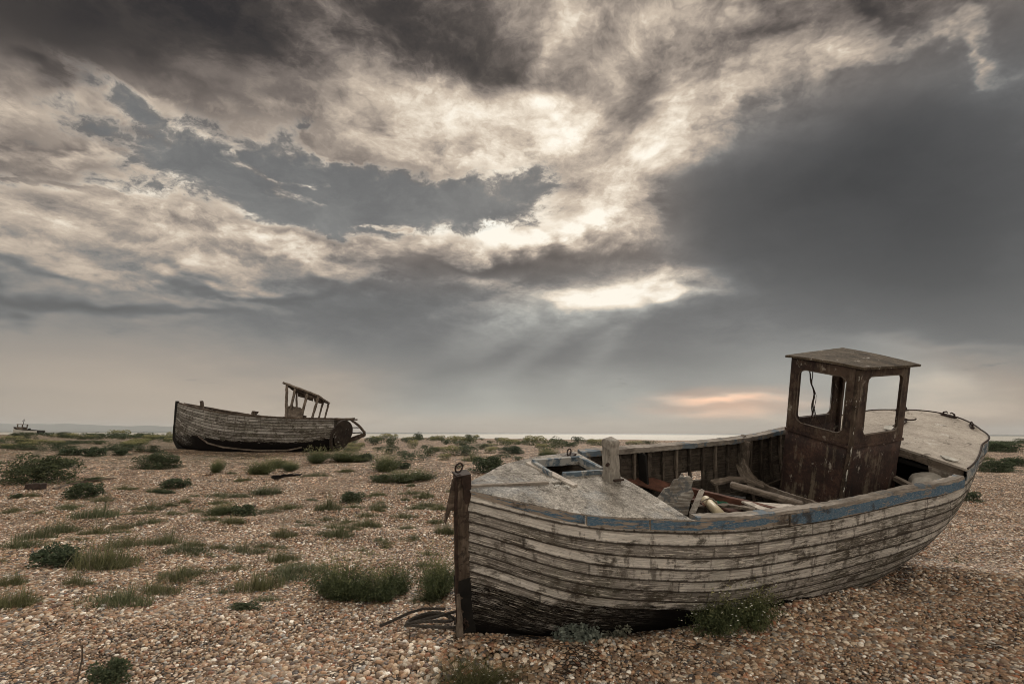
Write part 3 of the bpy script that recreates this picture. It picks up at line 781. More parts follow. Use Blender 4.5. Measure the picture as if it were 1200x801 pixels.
    for (u, v, a) in ((.84, -.12, .3), (.93, -.15, 2.)): 
        p = Vector(onDeck(u, v, .012)); d = Vector((math.cos(a), math.sin(a), 0))*.05; mb.beam([p-d*.6, p+d*.6], .022, .006, jit=.006, rnd=rnd, seg=.03)
    mb.build('splintered_flakes', M['white'], dk)
    mb = MB(); e = UD*BL-.03; b0 = half(e)
    mb.beam([(e, -b0+.03, zf(e, -b0)-.07), (e, 0, zf(e, 0)-.075), (e, b0-.03, zf(e, b0)-.07)], .06, .09, jit=.003, rnd=rnd); mb.build('deck_beam', M['blueedge'], root)
    mb = MB(); p = Vector(onDeck(1.50, .69, .03)); mb.tube([p+Vector((.032*math.cos(a), 0.01*math.cos(a), .035+.036*math.sin(a))) for a in [i*2*math.pi/16 for i in range(17)]], .008, 6)
    mb.beam([p+Vector((-.10, -.05, -.01)), p+Vector((.08, .04, -.01))], .09, .02, jit=.006, rnd=rnd, seg=.04); mb.build('deck_ring', M['iron'], dk)
    # samson post
    mb = MB(); z0 = zf(1.53, -.02)-.5
    mb.beam([(1.53, -.02, z0), (1.53, -.02, z0+.5), (1.528, -.02, z0+.56), (1.525, -.02, z0+.64), (1.52, -.02, z0+.72), (1.515, -.02, z0+.82), (1.512, -.02, z0+.90), (1.51, -.02, z0+.92)], .142, .118, up=(1, 0, 0), jit=.006, seg=.04, rnd=rnd,
            taper=lambda k: 1.08 if k < .58 else (1.0-.05*math.sin((k-.58)/.4*math.pi) if k < .985 else .86))
    mb.build('samson_post', M['post'], root, bevel=.012)
    mb = MB(); q = Vector((1.44, -.085, z0+.70)); mb.tube([q, q+Vector((-.03, -.02, 0))], .016, 8); mb.build('post_bolt', M['iron'], root); mb = MB(); q = Vector((1.50, -.10, z0+.53)); mb.tube([q, q+Vector((.10, -.03, .0))], .012, 6); mb.build('post_bolt', M['iron'], root)
    # frames (ribs)
    k = 0
    for t in np.arange(.235, .78, .031):
        for sg in (-1, 1):
            mb = MB(); pts = []
            heavy = k in (4,)
            for f in np.linspace(.012, .72, 12):
                y, w = H.at(t, f); pts.append((t*BL, sg*(y-.040-rnd.uniform(0, .004)), w))
            mb.beam(pts, .036 if not heavy else .07, .034, up=(0, -sg, .15), jit=.003, rnd=rnd, seg=.1)
            mb.build('rib', M['frame'] if k % 3 == 0 else M['inner'], root)
        k += 1
    # inwale stringer under the rail and one at mid height, both sides
    for sg in (-1, 1):
        for f, hh in ((.36, .03),):
            mb = MB(); mb.beam([(t*BL, sg*(H.at(t, f)[0]-.058), H.at(t, f)[1]) for t in np.linspace(.24, .80, 24)], .03, .06, jit=.004, rnd=rnd); mb.build('stringer', M['inner'], root)
    # half bulkhead behind the foredeck on the starboard side
    mb = MB(); t = .338; pts = [H.at(t, f) for f in (.012, .1, .2, .32)]
    mb.slab([(pts[0][0]-.04, pts[0][1]-.0), (pts[1][0]-.05, pts[1][1]), (pts[2][0]-.06, pts[2][1]), (pts[3][0]-.07, pts[3][1]), (pts[3][0]-.22, pts[3][1]-.02), (pts[0][0]-.17, pts[0][1]-.02)], (t*BL, 0, 0), (0, 1, 0), (0, 0, 1), .03)
    mb.build('half_bulkhead', M['black'], root, bevel=.003)
    mb = MB(); mb.beam([(t*BL+.03, pts[0][0]-.06, pts[0][1]+.05), (t*BL+.03, pts[2][0]-.08, pts[2][1]), (t*BL+.03, pts[3][0]-.08, pts[3][1]-.02)], .03, .045, up=(1, 0, 0), jit=.004, rnd=rnd, seg=.06); mb.build('bulkhead_post', M['grey'], root)
    # bottom boards
    fz = lambda u: -.145*u+.08
    us = list(np.linspace(.5, 7.2, 40)); vs = list(np.linspace(-1.1, 1.1, 23))
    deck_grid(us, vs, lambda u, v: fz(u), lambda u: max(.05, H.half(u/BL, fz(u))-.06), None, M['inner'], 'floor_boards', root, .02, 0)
    # big grown frame that has come adrift
    mb = MB(); kp = [(4.72, 1.0, .67), (4.74, 1.0, .41), (4.68, .95, .26), (4.66, .85, .15), (4.63, .68, .08), (4.52, .40, .11), (4.36, .10, .21), (4.17, -.3, .33), (4.06, -.58, .40)]
    mb.beam(kp, .07, .115, up=(.35, .1, .9), jit=.006, rnd=rnd, seg=.05, taper=lambda k: 1.0+.3*math.sin(min(1, k*1.6)*math.pi) if k < .62 else .95)
    mb.build('grown_frame', M['frame'], root, bevel=.01)
    mb = MB(); mb.beam([(4.70, .93, .62), (4.70, .95, .18)], .16, .05, up=(1, 0, 0), jit=.004, rnd=rnd); mb.build('frame_head', M['frame'], root)
    # aft deck, raised on its own coaming
    halfa = lambda u: boat_beam(min(1, u/BL))
    def za(u, v):
        b = max(.05, halfa(u)); return boat_sheer(u/BL)+DZ+.015+.05*(1-min(1, (v/1.08)**2))
    ua = UA*BL
    us = list(np.linspace(ua-.02, .955*BL, 30))+[BL*(.96+.04*(1-math.cos(q)**2)) for q in np.linspace(.05, math.pi/2, 26)]; vs = list(np.linspace(-1.14, 1.14, 58))
    ad = deck_grid(us, vs, za, halfa, None, M['deck2'], 'aft_deck', root, .03, .018)
    # rim + fascia
    prs = []
    tl = list(np.linspace(UA, .955, 26))+[.96+.04*(1-math.cos(q)**2) for q in np.linspace(.03, math.pi/2, 24)]
    edge = [(t, -1) for t in tl]+[(t, 1) for t in tl[::-1][1:]]
    mb = MB(); prev = None; L = 0; lastp = None
    for (t, sg) in edge:
        y, z = boat_beam(min(1, t)), boat_sheer(t); zt = za(t*BL, y)
        nx = 0 if t < .95 else (t-.95)/.05
        p = (t*BL+.012*nx, sg*(y+.012*(1-nx)), 0)
        if lastp: L += math.dist(p, lastp)
        r = mb.add([(p[0], p[1], z-.05), (p[0]+.012*nx, p[1]+sg*.010, z-.05), (p[0]+.012*nx, p[1]+sg*.010, zt-.03), (p[0], p[1], zt-.03)])
        if prev is not None:
            for a in range(4):
                b2 = (a+1) % 4; mb.face((prev+a, prev+b2, r+b2, r+a), [(pL, a*.1), (pL, a*.1+.1), (L, a*.1+.1), (L, a*.1)])
        prev = r; lastp = p; pL = L
    mb.build('deck_fascia', M['blueedge'], root)
    mb = MB(); mb.tube([(t*BL+.02*(0 if t < .95 else (t-.95)/.05), sg*(boat_beam(min(1, t))+.02), za(t*BL, boat_beam(min(1, t)))+.004) for t, sg in edge], .011, 6); mb.build('deck_rim', M['iron'], root)
    # fairleads
    for (u, v, a) in ((7.80, .44, 1.25), (7.99, -.10, -.1), (7.76, -.47, -1.1)):
        mb = MB(); d = Vector((-math.sin(a), math.cos(a), 0)); c = Vector((u, v, za(u, v)+.012))
        mb.beam([c-d*.10, c+d*.10], .045, .02, jit=.002, rnd=rnd)
        for sg in (-1, 1):
            mb.tube([c+d*sg*.075, c+d*sg*.07+Vector((0, 0, .045)), c+d*sg*.035+Vector((0, 0, .06)), c+d*sg*.015+Vector((0, 0, .045))], .013, 6, taper=lambda k: 1.2-.5*k)
        mb.build('fairlead', M['iron'], ad)
    mb = MB(); mb.beam([(ua, -1.05, boat_sheer(UA)+.04), (ua, 0, boat_sheer(UA)+.09), (ua, 1.02, boat_sheer(UA)+.04)], .05, .085, jit=.004, rnd=rnd); mb.build('carlin', M['frame'], root)
    mb = MB(); mb.beam([(ua+.05, -1.0, boat_sheer(UA)-.04), (ua+.05, 1.0, boat_sheer(UA)-.04)], .08, .05, jit=.004, rnd=rnd); mb.build('deck_beam', M['black'], root)
    mb = MB(); mb.slab([(-.98, .60), (-.70, .62), (-.76, .36), (-.84, .22), (-.97, .20)], (ua+.02, 0, 0), (0, 1, 0), (0, 0, 1), .08); mb.build('quarter_knee', M['grey'], root, bevel=.01)
    mb = MB(); mb.beam([(5.80, -.35, .42), (5.55, -1.0, .40)], .08, .05, jit=.004, rnd=rnd); mb.build('side_bench', M['frame'], root)
    sec = [H.at(6.9/BL, f) for f in np.linspace(.03, .97, 12)]; poly = [(-y+.03, w) for y, w in sec]+[(y-.03, w) for y, w in sec[::-1]]
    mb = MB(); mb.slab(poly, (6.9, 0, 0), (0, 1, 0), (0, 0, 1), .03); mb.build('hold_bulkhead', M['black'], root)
    wheelhouse(root)
    return root, mat, H

def wheelhouse(root):
    rnd = random.Random(5)
    u0, u1, v0, v1 = 4.655, 5.755, -.505, .285
    zt = lambda u: 1.945-.05*(u-u0); zs = lambda u: 1.005-.05*(u-u0)
    zb = -.40
    A, B_, C_, D_ = (u0, v0), (u1, v0), (u1, v1), (u0, v1)          # port-front, port-aft, starboard-aft, starboard-front
    low = {A: (4.56, -.455), B_: (5.70, -.46), C_: (5.72, .27), D_: (4.60, .275)}
    mb = MB()
    def wall(p, q, n=8, m=8):
        rows = []
        for j in range(m+1):
            k = j/m; r = []
            for i in range(n+1):
                s = i/n
                top = Vector((p[0]+(q[0]-p[0])*s, p[1]+(q[1]-p[1])*s, 0)); top.z = zs(top.x)
                pl, ql = low[p], low[q]; bot = Vector((pl[0]+(ql[0]-pl[0])*s, pl[1]+(ql[1]-pl[1])*s, zb))
                pt = top.lerp(bot, k)
                if 0 < i < n and 0 < j: pt += Vector((rnd.uniform(-.004, .004), rnd.uniform(-.004, .004), 0))
                r.append(pt)
            rows.append(mb.add(r))
        for j in range(m):
            for i in range(n):
                mb.face((rows[j]+i, rows[j+1]+i, rows[j+1]+i+1, rows[j]+i+1), [(i/n, j/m)]*4)
    wall(D_, A); wall(A, B_); wall(C_, D_)
    w = mb.build('wheelhouse', M['rust'], root, smooth=True)
    md = w.modifiers.new('thickness', 'SOLIDIFY'); md.thickness = .03; md.offset = 0
    # window panels (upper half)
    th = .035
    mb = MB(); W = v1-v0; Hh = zt(u0)-zs(u0)   # front, seen from ahead: x runs starboard -> port
    mb.window_panel((u0-.004, v1, zs(u0)), (0, -1, 0), (0, 0, 1), W, Hh, (.115, .125, W-.095, Hh-.125), .085, th)
    mb.build('window_frame', M['rust'], w, bevel=.006)
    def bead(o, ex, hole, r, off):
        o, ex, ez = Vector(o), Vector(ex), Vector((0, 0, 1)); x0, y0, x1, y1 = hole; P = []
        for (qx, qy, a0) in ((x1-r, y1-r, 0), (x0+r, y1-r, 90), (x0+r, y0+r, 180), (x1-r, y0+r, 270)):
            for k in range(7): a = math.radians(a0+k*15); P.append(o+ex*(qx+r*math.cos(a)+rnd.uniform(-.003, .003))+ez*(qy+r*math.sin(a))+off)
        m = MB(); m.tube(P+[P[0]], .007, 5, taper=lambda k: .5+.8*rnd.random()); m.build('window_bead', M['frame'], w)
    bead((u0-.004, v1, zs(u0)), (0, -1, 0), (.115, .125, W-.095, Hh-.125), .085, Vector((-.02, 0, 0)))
    Lp = u1-u0; ey = Vector((0, 0, 1)); ex = Vector((1, 0, -.05)).normalized()
    for v, sg in ((v0-.004, 1), (v1+.004, -1)):
        mb = MB(); mb.window_panel((u0, v, zs(u0)), ex, ey, Lp, Hh, (.185, .125, Lp-.155, Hh-.10), .075, th)
        mb.build('window_frame', M['rust'], w, bevel=.006)
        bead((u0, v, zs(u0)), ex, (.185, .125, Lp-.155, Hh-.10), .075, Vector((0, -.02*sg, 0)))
    # door posts at the back
    for v in (v0+.03, v1-.03, v1-.28):
        mb = MB(); mb.beam([(u1-.02, v, .0), (u1-.02, v, zt(u1)-.01)], .05, .05, up=(1, 0, 0), jit=.002, rnd=rnd); mb.build('door_post', M['rust'], w)
    mb = MB(); mb.beam([(u1-.02, v0+.02, zt(u1)-.06), (u1-.02, v1-.02, zt(u1)-.06)], .04, .10, jit=.002, rnd=rnd); mb.build('door_head', M['rust'], w)
    # battens at the sill and corner angles
    mb = MB(); e = .026
    mb.beam([(u0-e, v1+.01, zs(u0)), (u0-e, v0-.01, zs(u0))], .022, .035, jit=.002, rnd=rnd)
    mb.beam([(u0-.02, v0-e, zs(u0)), (u1, v0-e, zs(u1))], .022, .03, jit=.002, rnd=rnd)
    mb.build('sill_batten', M['rust'], w)
    mb = MB(); mb.beam([(u0-.016, v0-.016, zt(u0)-.01), (u0-.016, v0-.016, zs(u0)), (4.56-.01, -.455-.012, zb)], .045, .045, up=(1, 0, 0), jit=.003, rnd=rnd, seg=.06); mb.build('corner_angle', M['stem'], w, bevel=.006)
    mb = MB(); 
    for za_, zb_ in ((1.86, 1.80), (1.62, 1.50), (1.25, 1.10), (1.02, .80), (.74, .60), (.52, .44)):
        mb.tube([(u0-.030-.095*max(0, (1.0-z)/1.4)+rnd.uniform(-.003, .003), v0-.034+.05*max(0, (1.0-z)/1.4), z) for z in np.linspace(za_, zb_, 6)], .007, 5, taper=lambda k: .3+rnd.random()); mb.build('worn_edge', M['white'], w); mb = MB()
    # roof
    o = .06; cs = [(u0-o, v1+.07), (u0-o, v0-.10), (u1+.10, v0-.085), (u1+.09, v1+.07)]
    mb = MB(); n = 12; rows = []
    for i in range(n+1):
        r = []
        for j in range(n+1):
            a = Vector(cs[0]).lerp(Vector(cs[3]), i/n); b = Vector(cs[1]).lerp(Vector(cs[2]), i/n); p = a.lerp(b, j/n)
            r.append((p.x+(rnd.uniform(-.004, .004)), p.y+rnd.uniform(-.004, .004), zt(p.x)+.014+.085*(i/n)*(1-j/n)+.012*math.sin(j/n*math.pi)+rnd.uniform(-.001, .001)))
        rows.append(mb.add(r))
    for i in range(n):
        for j in range(n): mb.face((rows[i]+j, rows[i]+j+1, rows[i+1]+j+1, rows[i+1]+j), [(i/n, j/n)]*4)
    rf = mb.build('roof', M['roof'], w)
    md = rf.modifiers.new('thickness', 'SOLIDIFY'); md.thickness = .028; md.offset = 0
    # head boards close the gap under the tilted roof
    mb = MB(); mb.slab([(0, -.03), (1.10, -.03), (1.10, .09), (0, .01)], (u0, v1, zt(u0)), (1, 0, -.05), (0, 0, 1), .02); mb.build('head_board', M['rust'], w); mb = MB(); mb.slab([(0, 0), (.79, .0), (.79, .10), (0, .01)], (u1-.02, v0, zt(u1)-.01), (0, 1, 0), (0, 0, 1), .02); mb.build('head_board', M['rust'], w)
    # hanging cables inside the front window
    mb = MB()
    for (dv, r, bend, ln) in ((.155, .009, .13, .66), (.10, .006, .06, .70), (.16, .004, .16, .72)):
        mb.tube([(u0+.10+.02*math.sin(k*1.3), dv-bend*math.sin(k/12*2.2), zt(u0)-.09-ln*k/12) for k in range(13)], r, 6)
    mb.tube([(u0+.12, .03, 1.35), (u0+.13, .0, 1.22), (u0+.15, -.06, 1.12), (u0+.15, -.14, 1.04)], .004, 5)
    mb.build('hanging_cable', M['iron'], w)

def boat_clutter(bm, H):
    """loose things lying inside the near boat, built in the boat's frame"""
    rnd = random.Random(3)
    def put(mb, name, mats, label, cat, bevel=0, smooth=False):
        c = Vector(np.mean(np.array(mb.v), 0)); o = mb.build(name, mats, None, smooth, bevel, origin=c)
        o.matrix_world = bm @ Matrix.Translation(c); tag(o, label, cat); return o
    mb = MB(); mb.slab([(-.05, .0), (.30, -.44), (.72, -1.02), (.98, -1.36), (1.04, -1.28), (.82, -.82), (.52, -.18), (.30, .16)], (2.52, .94, .43), Vector((1, 0, -.09)).normalized(), Vector((0, 1, .08)).normalized(), .02)
    put(mb, 'steel_sheet', M['redrust'], 'rust-red metal sheet lying just behind the foredeck of the near boat', 'metal sheet', .004)
    mb = MB(); mb.beam([(3.0, .62, .38), (3.25, .15, .39), (3.56, -.44, .40)], .05, .075, jit=.003, rnd=rnd); put(mb, 'iron_bar', M['redrust'], 'long rusty iron bar running towards the pale board inside the near boat', 'iron bar', .004)
    # splintered board standing up
    mb = MB(); mb.slab([(0, 0), (.25, -.05), (.40, -.02), (.41, .12), (.44, .20), (.40, .27), (.41, .35), (.36, .40), (.31, .385), (.28, .43), (.25, .36), (.20, .35), (.17, .27), (.11, .25), (.06, .15), (-.03, .10)], (2.22, .15, .44), Vector((.85, -.52, 0)).normalized(), Vector((.28, .15, 1)).normalized(), .03)
    put(mb, 'broken_board', M['flaky'], 'upright splintered board with blue and white paint flakes behind the foredeck', 'board', .006)
    mb = MB(); mb.slab([(0, 0), (.07, 0), (.12, .25), (.09, .27), (.06, .25)], (2.60, -.04, .42), Vector((.85, -.52, 0)).normalized(), Vector((.30, .1, 1)).normalized(), .015)
    put(mb, 'narrow_batten', M['pale'], 'pale narrow batten leaning on the splintered board in the near boat', 'batten', .003)
    a, b = Vector((2.98, .08, .44)), Vector((2.80, -.33, .45)); mb = MB(); mb.tube([a, a.lerp(b, .5), b], .052, 18)
    put(mb, 'plastic_pipe', M['cream'], 'short cream plastic pipe resting inside the near gunwale', 'pipe', 0, True)
    mb = MB(); mb.slab([(0, 0), (.52, -.26), (.60, -.50), (.02, -.22)], (3.33, -.12, .43), Vector((1, 0, -.06)).normalized(), Vector((0, 1, .02)).normalized(), .022)
    put(mb, 'pale_plank', M['pale'], 'flat pale board lying against the near gunwale ahead of the wheelhouse', 'board', .003)
    mb = MB(); mb.beam([(3.55, .22, .46), (3.80, -.08, .41), (4.00, -.42, .38)], .10, .07, jit=.006, rnd=rnd, seg=.06); put(mb, 'grey_log', M['frame'], 'rounded grey timber lying across the boat ahead of the wheelhouse', 'timber', .02)
    mb = MB(); mb.beam([(3.78, .68, .25), (4.02, .58, .30), (4.28, .55, .25), (4.42, .40, .2)], .11, .045, jit=.008, rnd=rnd, seg=.06); put(mb, 'curved_thwart', M['frame'], 'bent grey thwart below the starboard side of the near boat', 'thwart', .01)
    for i, (p, q, m, lab) in enumerate((((3.1, .25, .30), (3.5, -.15, .36), 'green', 'scrap of green netting beside the cream pipe'),
                                   ((2.95, .25, .30), (3.35, -.30, .42), 'frame', 'thin grey lath between the cream pipe and the pale board'),
                                   ((2.75, .35, .40), (2.95, -.10, .42), 'redrust', 'short rusty strip between the splintered board and the pipe'),
                                   ((3.3, .55, .20), (3.7, .1, .30), 'black', 'black tarred plank deep inside the near boat'))):
        mb = MB(); mb.beam([p, Vector(p).lerp(Vector(q), .5)+Vector((0, 0, .03)), q], .06, .02, jit=.010, rnd=rnd, seg=.05); put(mb, 'debris_strip', M[m], lab, 'debris')
    # curled wire
    mb = MB(); mb.tube([(2.86+.06*math.cos(k*.5)+k*.008, .12-.012*k, .47+.03*math.sin(k*.8)) for k in range(20)], .007, 5); put(mb, 'curled_wire', M['grey'], 'curled pale wire hanging beside the splintered board', 'wire')
    # sack in the hold
    bmh = bmesh.new(); bmesh.ops.create_icosphere(bmh, subdivisions=3, radius=1)
    for v in bmh.verts:
        n = v.co.copy(); k = 1+.07*math.sin(5*n.x+2*n.y)+.05*math.sin(9*n.z+4*n.y)
        v.co = Vector((n.x*.26*k, n.y*.20*k, n.z*.15*k))
    me = bpy.data.meshes.new('sack'); bmh.to_mesh(me); bmh.free(); me.materials.append(M['sack'])
    for p in me.polygons: p.use_smooth = True
    o = bpy.data.objects.new('sack', me); COL.objects.link(o); o.matrix_world = bm @ Matrix.Translation((5.95, -.78, .38)); tag(o, 'pale rounded sack in the dark gap under the aft deck', 'sack')
    # rope on the aft deck
    def za(u, v): return boat_sheer(u/BL)+DZ+.015+.05*(1-min(1, (v/1.08)**2))+.014
    pts = []
    for k in range(30):
        s = k/29; u = 6.70+.62*s+.02*math.sin(s*9); v = .02+.17*s+.05*math.sin(s*6); pts.append((u, v, za(u, v)))
    for k in range(14): a = k*.55; u = 7.30+.05*math.sin(a); v = .20-.05*math.cos(a)-.01*k; pts.append((u, v, za(u, v)+.004*k))
    mb = MB(); mb.tube(pts, .012, 6); put(mb, 'mooring_line', M['iron'], 'short dark rope with a shackle lying on the aft deck', 'rope')
    mb = MB(); mb.slab([(0, 0), (.16, .03), (.2, .10), (.06, .12), (-.03, .07)], (6.62, .02, za(6.62, .02)+.01), (1, 0, .05), (0, 1, .05), .012); put(mb, 'paint_flake', M['white'], 'white curled flake on the aft deck beside the wheelhouse', 'paint flake')
    mb = MB(); mb.slab([(0, 0), (.07, -.02), (.10, .10), (.03, .16), (-.03, .08)], (6.13, -.93, za(6.13, -.93)+.004), (1, 0, -.03), (0, 1, .1), .012); put(mb, 'lifted_patch', M['white'], 'blue-white lifted flake on the near corner of the aft deck', 'paint flake')
# ---------------------------------------------------------------- terrain
def sm(a, b, x): t = np.clip((x-a)/(b-a), 0, 1); return t*t*(3-2*t)
def terr(X, Y):
    X = np.asarray(X, float); Y = np.asarray(Y, float)
    az = np.clip(X/np.maximum(Y, 1), -1.1, 1.1)
    hf = np.interp(az, [-1.1, -.55, 0, .5, 1.1], [1.05, .62, .60, .35, .05])
    z = -.22+(hf+.22)*sm(7, 30, Y)
    un = np.sin(X*.31+Y*.13)*np.sin(Y*.27-X*.07+1)+.6*np.sin(X*.11-Y*.19+2.)
    z = z+un*.045*sm(12, 30, Y)
    z = z+(.034*np.sin(Y*3.1+X*.8+np.sin(X*1.3))+.022*np.sin(X*2.3-Y*1.7+2*np.sin(Y*.9)))*(1-sm(16, 30, Y))*sm(-1, 3, Y)
    # stones banked against the near hull
    dx, dy = X+.398, Y-4.711; lx = (.8957*dx+.4225*dy)/.985; ly = (-.4446*dx+.8501*dy)/.955
    q = np.sqrt(((lx-3.1)/3.45)**2+(np.minimum(ly-.05, 0)/.80)**2+(np.maximum(ly-.05, 0)/.6)**2)
    z = z+.075*np.exp(-((q-1.02)/.13)**2)
    z = z-3.4*sm(90, 112, Y+1.5*np.sin(X*.07))
    return z
def tz(x, y): return float(terr(x, y))
def build_ground():
    xs = np.unique(np.r_[-3000, -1200, -600, -300, -200, np.arange(-150, -30, 3.), np.arange(-30, 30, .5), np.arange(30, 151, 3.), 200, 300, 600, 1200, 3000])
    ys = np.unique(np.r_[-2000, -600, -200, -80, -40, -20, -10, -5, np.arange(-2, 36, .5), np.arange(36, 125, 1.5), 140])
    X, Y = np.meshgrid(xs, ys); Z = terr(X, Y); n, m = X.shape
    v = np.stack([X, Y, Z], -1).reshape(-1, 3)
    i, j = np.meshgrid(np.arange(n-1), np.arange(m-1), indexing='ij'); a = (i*m+j).ravel()
    f = np.stack([a, a+1, a+m+1, a+m], -1)
    me = bpy.data.meshes.new('ground'); me.from_pydata(v.tolist(), [], f.tolist()); me.materials.append(mat_shingle())
    me.polygons.foreach_set('use_smooth', [True]*len(f))
    o = bpy.data.objects.new('ground', me); COL.objects.link(o); tag(o, kind='structure')
def build_pebbles(H, inv):
    """real stones over the near shingle, thinning out with distance"""
    src = bpy.data.collections.new('pebble_shapes'); rnd = random.Random(2); mp = mat_pebble()
    for k in range(9):
        bmh = bmesh.new(); bmesh.ops.create_icosphere(bmh, subdivisions=2, radius=1)
        ax = (rnd.uniform(.8, 1.25), rnd.uniform(.65, 1.), rnd.uniform(.42, .75)); ph = [rnd.uniform(0, 6) for _ in range(6)]
        for v in bmh.verts:
            n = v.co.copy(); q = 1+.13*math.sin(2.3*n.x+ph[0])+.12*math.sin(2.9*n.y+ph[1])+.10*math.sin(3.1*n.z+ph[2])+.06*math.sin(5*n.x+4*n.y+ph[3])
            v.co = Vector((n.x*ax[0]*q, n.y*ax[1]*q, n.z*ax[2]*q))
        me = bpy.data.meshes.new('pebble_shape'); bmh.to_mesh(me); bmh.free(); me.materials.append(mp)
        for p in me.polygons: p.use_smooth = True
        src.objects.link(bpy.data.objects.new('pebble_shape', me))
    xs = np.arange(-21, 21.01, .3); ys = np.concatenate([np.arange(2.6, 18.5, .3)])
    X, Y = np.meshgrid(xs, ys); Z = terr(X, Y)+.004; n, m = X.shape; V = np.stack([X, Y, Z], -1).reshape(-1, 3); F = []
    for i in range(n-1):
        for j in range(m-1):
            x, y = xs[j]+.15, ys[i]+.15
            if abs(x) > 1.13*y+.6: continue
            p = inv @ Vector((x, y, -.22)); t = p.x/BL
            if .06 < t < .9 and abs(p.y) < .45*boat_beam(t): continue
            F.append((i*m+j, i*m+j+1, (i+1)*m+j+1, (i+1)*m+j))
    me = bpy.data.meshes.new('pebbles'); me.from_pydata(V.tolist(), [], F)
    at = me.attributes.new('dens', 'FLOAT', 'POINT'); yy = V[:, 1]
    at.data.foreach_set('value', np.clip(np.interp(yy, [3, 6, 9, 12, 15, 18.3], [2700, 2400, 1600, 800, 300, 30]), 0, 3000).astype(np.float32))
    o = bpy.data.objects.new('pebbles', me); COL.objects.link(o); tag(o, kind='stuff')
    ng = bpy.data.node_groups.new('pebble_scatter', 'GeometryNodeTree')
    ng.interface.new_socket('Geometry', in_out='INPUT', socket_type='NodeSocketGeometry'); ng.interface.new_socket('Geometry', in_out='OUTPUT', socket_type='NodeSocketGeometry')
    N = ng.nodes; Lk = ng.links; gi = N.new('NodeGroupInput'); go = N.new('NodeGroupOutput')
    dp = N.new('GeometryNodeDistributePointsOnFaces'); na = N.new('GeometryNodeInputNamedAttribute'); na.data_type = 'FLOAT'; na.inputs[0].default_value = 'dens'
    Lk.new(gi.outputs[0], dp.inputs['Mesh']); Lk.new(na.outputs[0], dp.inputs['Density'])
    ci = N.new('GeometryNodeCollectionInfo'); ci.inputs['Collection'].default_value = src; ci.inputs['Separate Children'].default_value = True; ci.inputs['Reset Children'].default_value = True
    ip = N.new('GeometryNodeInstanceOnPoints'); ip.inputs['Pick Instance'].default_value = True
    Lk.new(dp.outputs['Points'], ip.inputs['Points']); Lk.new(ci.outputs[0], ip.inputs['Instance'])
    rr = N.new('FunctionNodeRandomValue'); rr.data_type = 'FLOAT_VECTOR'; rr.inputs[0].default_value = (-.45, -.45, 0); rr.inputs[1].default_value = (.45, .45, 6.283)
    Lk.new(rr.outputs[0], ip.inputs['Rotation'])
    rs = N.new('FunctionNodeRandomValue'); rs.data_type = 'FLOAT'; rs.inputs[2].default_value = 0.; rs.inputs[3].default_value = 1.; rs.inputs['Seed'].default_value = 4
    pw = N.new('ShaderNodeMath'); pw.operation = 'POWER'; Lk.new(rs.outputs[1], pw.inputs[0]); pw.inputs[1].default_value = 2.8
    ml = N.new('ShaderNodeMath'); ml.operation = 'MULTIPLY_ADD'; Lk.new(pw.outputs[0], ml.inputs[0]); ml.inputs[1].default_value = .019; ml.inputs[2].default_value = .0082
    # sorted patches: coarser and finer stones in turn
    nz = N.new('ShaderNodeTexNoise'); nz.inputs['Scale'].default_value = .9; nz.inputs['Detail'].default_value = 3.; ps = N.new('GeometryNodeInputPosition'); Lk.new(ps.outputs[0], nz.inputs['Vector'])
    mr = N.new('ShaderNodeMapRange'); Lk.new(nz.outputs[0], mr.inputs[0]); mr.inputs[1].default_value = .35; mr.inputs[2].default_value = .65; mr.inputs[3].default_value = .72; mr.inputs[4].default_value = 1.38
    mm = N.new('ShaderNodeMath'); mm.operation = 'MULTIPLY'; Lk.new(ml.outputs[0], mm.inputs[0]); Lk.new(mr.outputs[0], mm.inputs[1])
    Lk.new(mm.outputs[0], ip.inputs['Scale'])
    Lk.new(ip.outputs[0], go.inputs[0])
    md = o.modifiers.new('scatter', 'NODES'); md.node_group = ng
def build_sea():
    for nm, z, y0 in (('sea', -2.2, 70),):
        xs = [-27000, -8000, -2000, -500, 500, 2000, 8000, 27000]; ys = [y0, 300, 1000, 3000, 10000, 25500]
        v = [(x, y, z) for y in ys for x in xs]; m = len(xs); f = [(i*m+j, i*m+j+1, (i+1)*m+j+1, (i+1)*m+j) for i in range(len(ys)-1) for j in range(m-1)]
        me = bpy.data.meshes.new(nm); me.from_pydata(v, [], f); me.materials.append(mat_sea()); o = bpy.data.objects.new(nm, me); COL.objects.link(o); tag(o, kind='structure')
def build_hills():
    xs = np.linspace(-11500, -2500, 160); v = []; f = []; q_ = 2.2
    for i, x in enumerate(xs):
        k = (x+2500)/-9000; h = 128*(1-math.exp(-k*5))+18*math.sin(x*.0012)+9*math.sin(x*.0037+1)+6*math.sin(x*.011); h = max(2, h*min(1, k*3+.05))
        for dy, q in ((-900, 0), (-500, .45), (0, 1), (700, .8), (1800, 0)): v.append((x*q_, (9300+dy+150*math.sin(x*.002))*q_, -4+h*q*q_))
    for i in range(len(xs)-1):
        for j in range(4): a = i*5+j; f.append((a, a+5, a+6, a+1))
    me = bpy.data.meshes.new('hills'); me.from_pydata(v, [], f); me.materials.append(mat_flat('far_coast', (.07, .085, .075), .9, .5, .004)); o = bpy.data.objects.new('hills', me); COL.objects.link(o); tag(o, kind='structure')
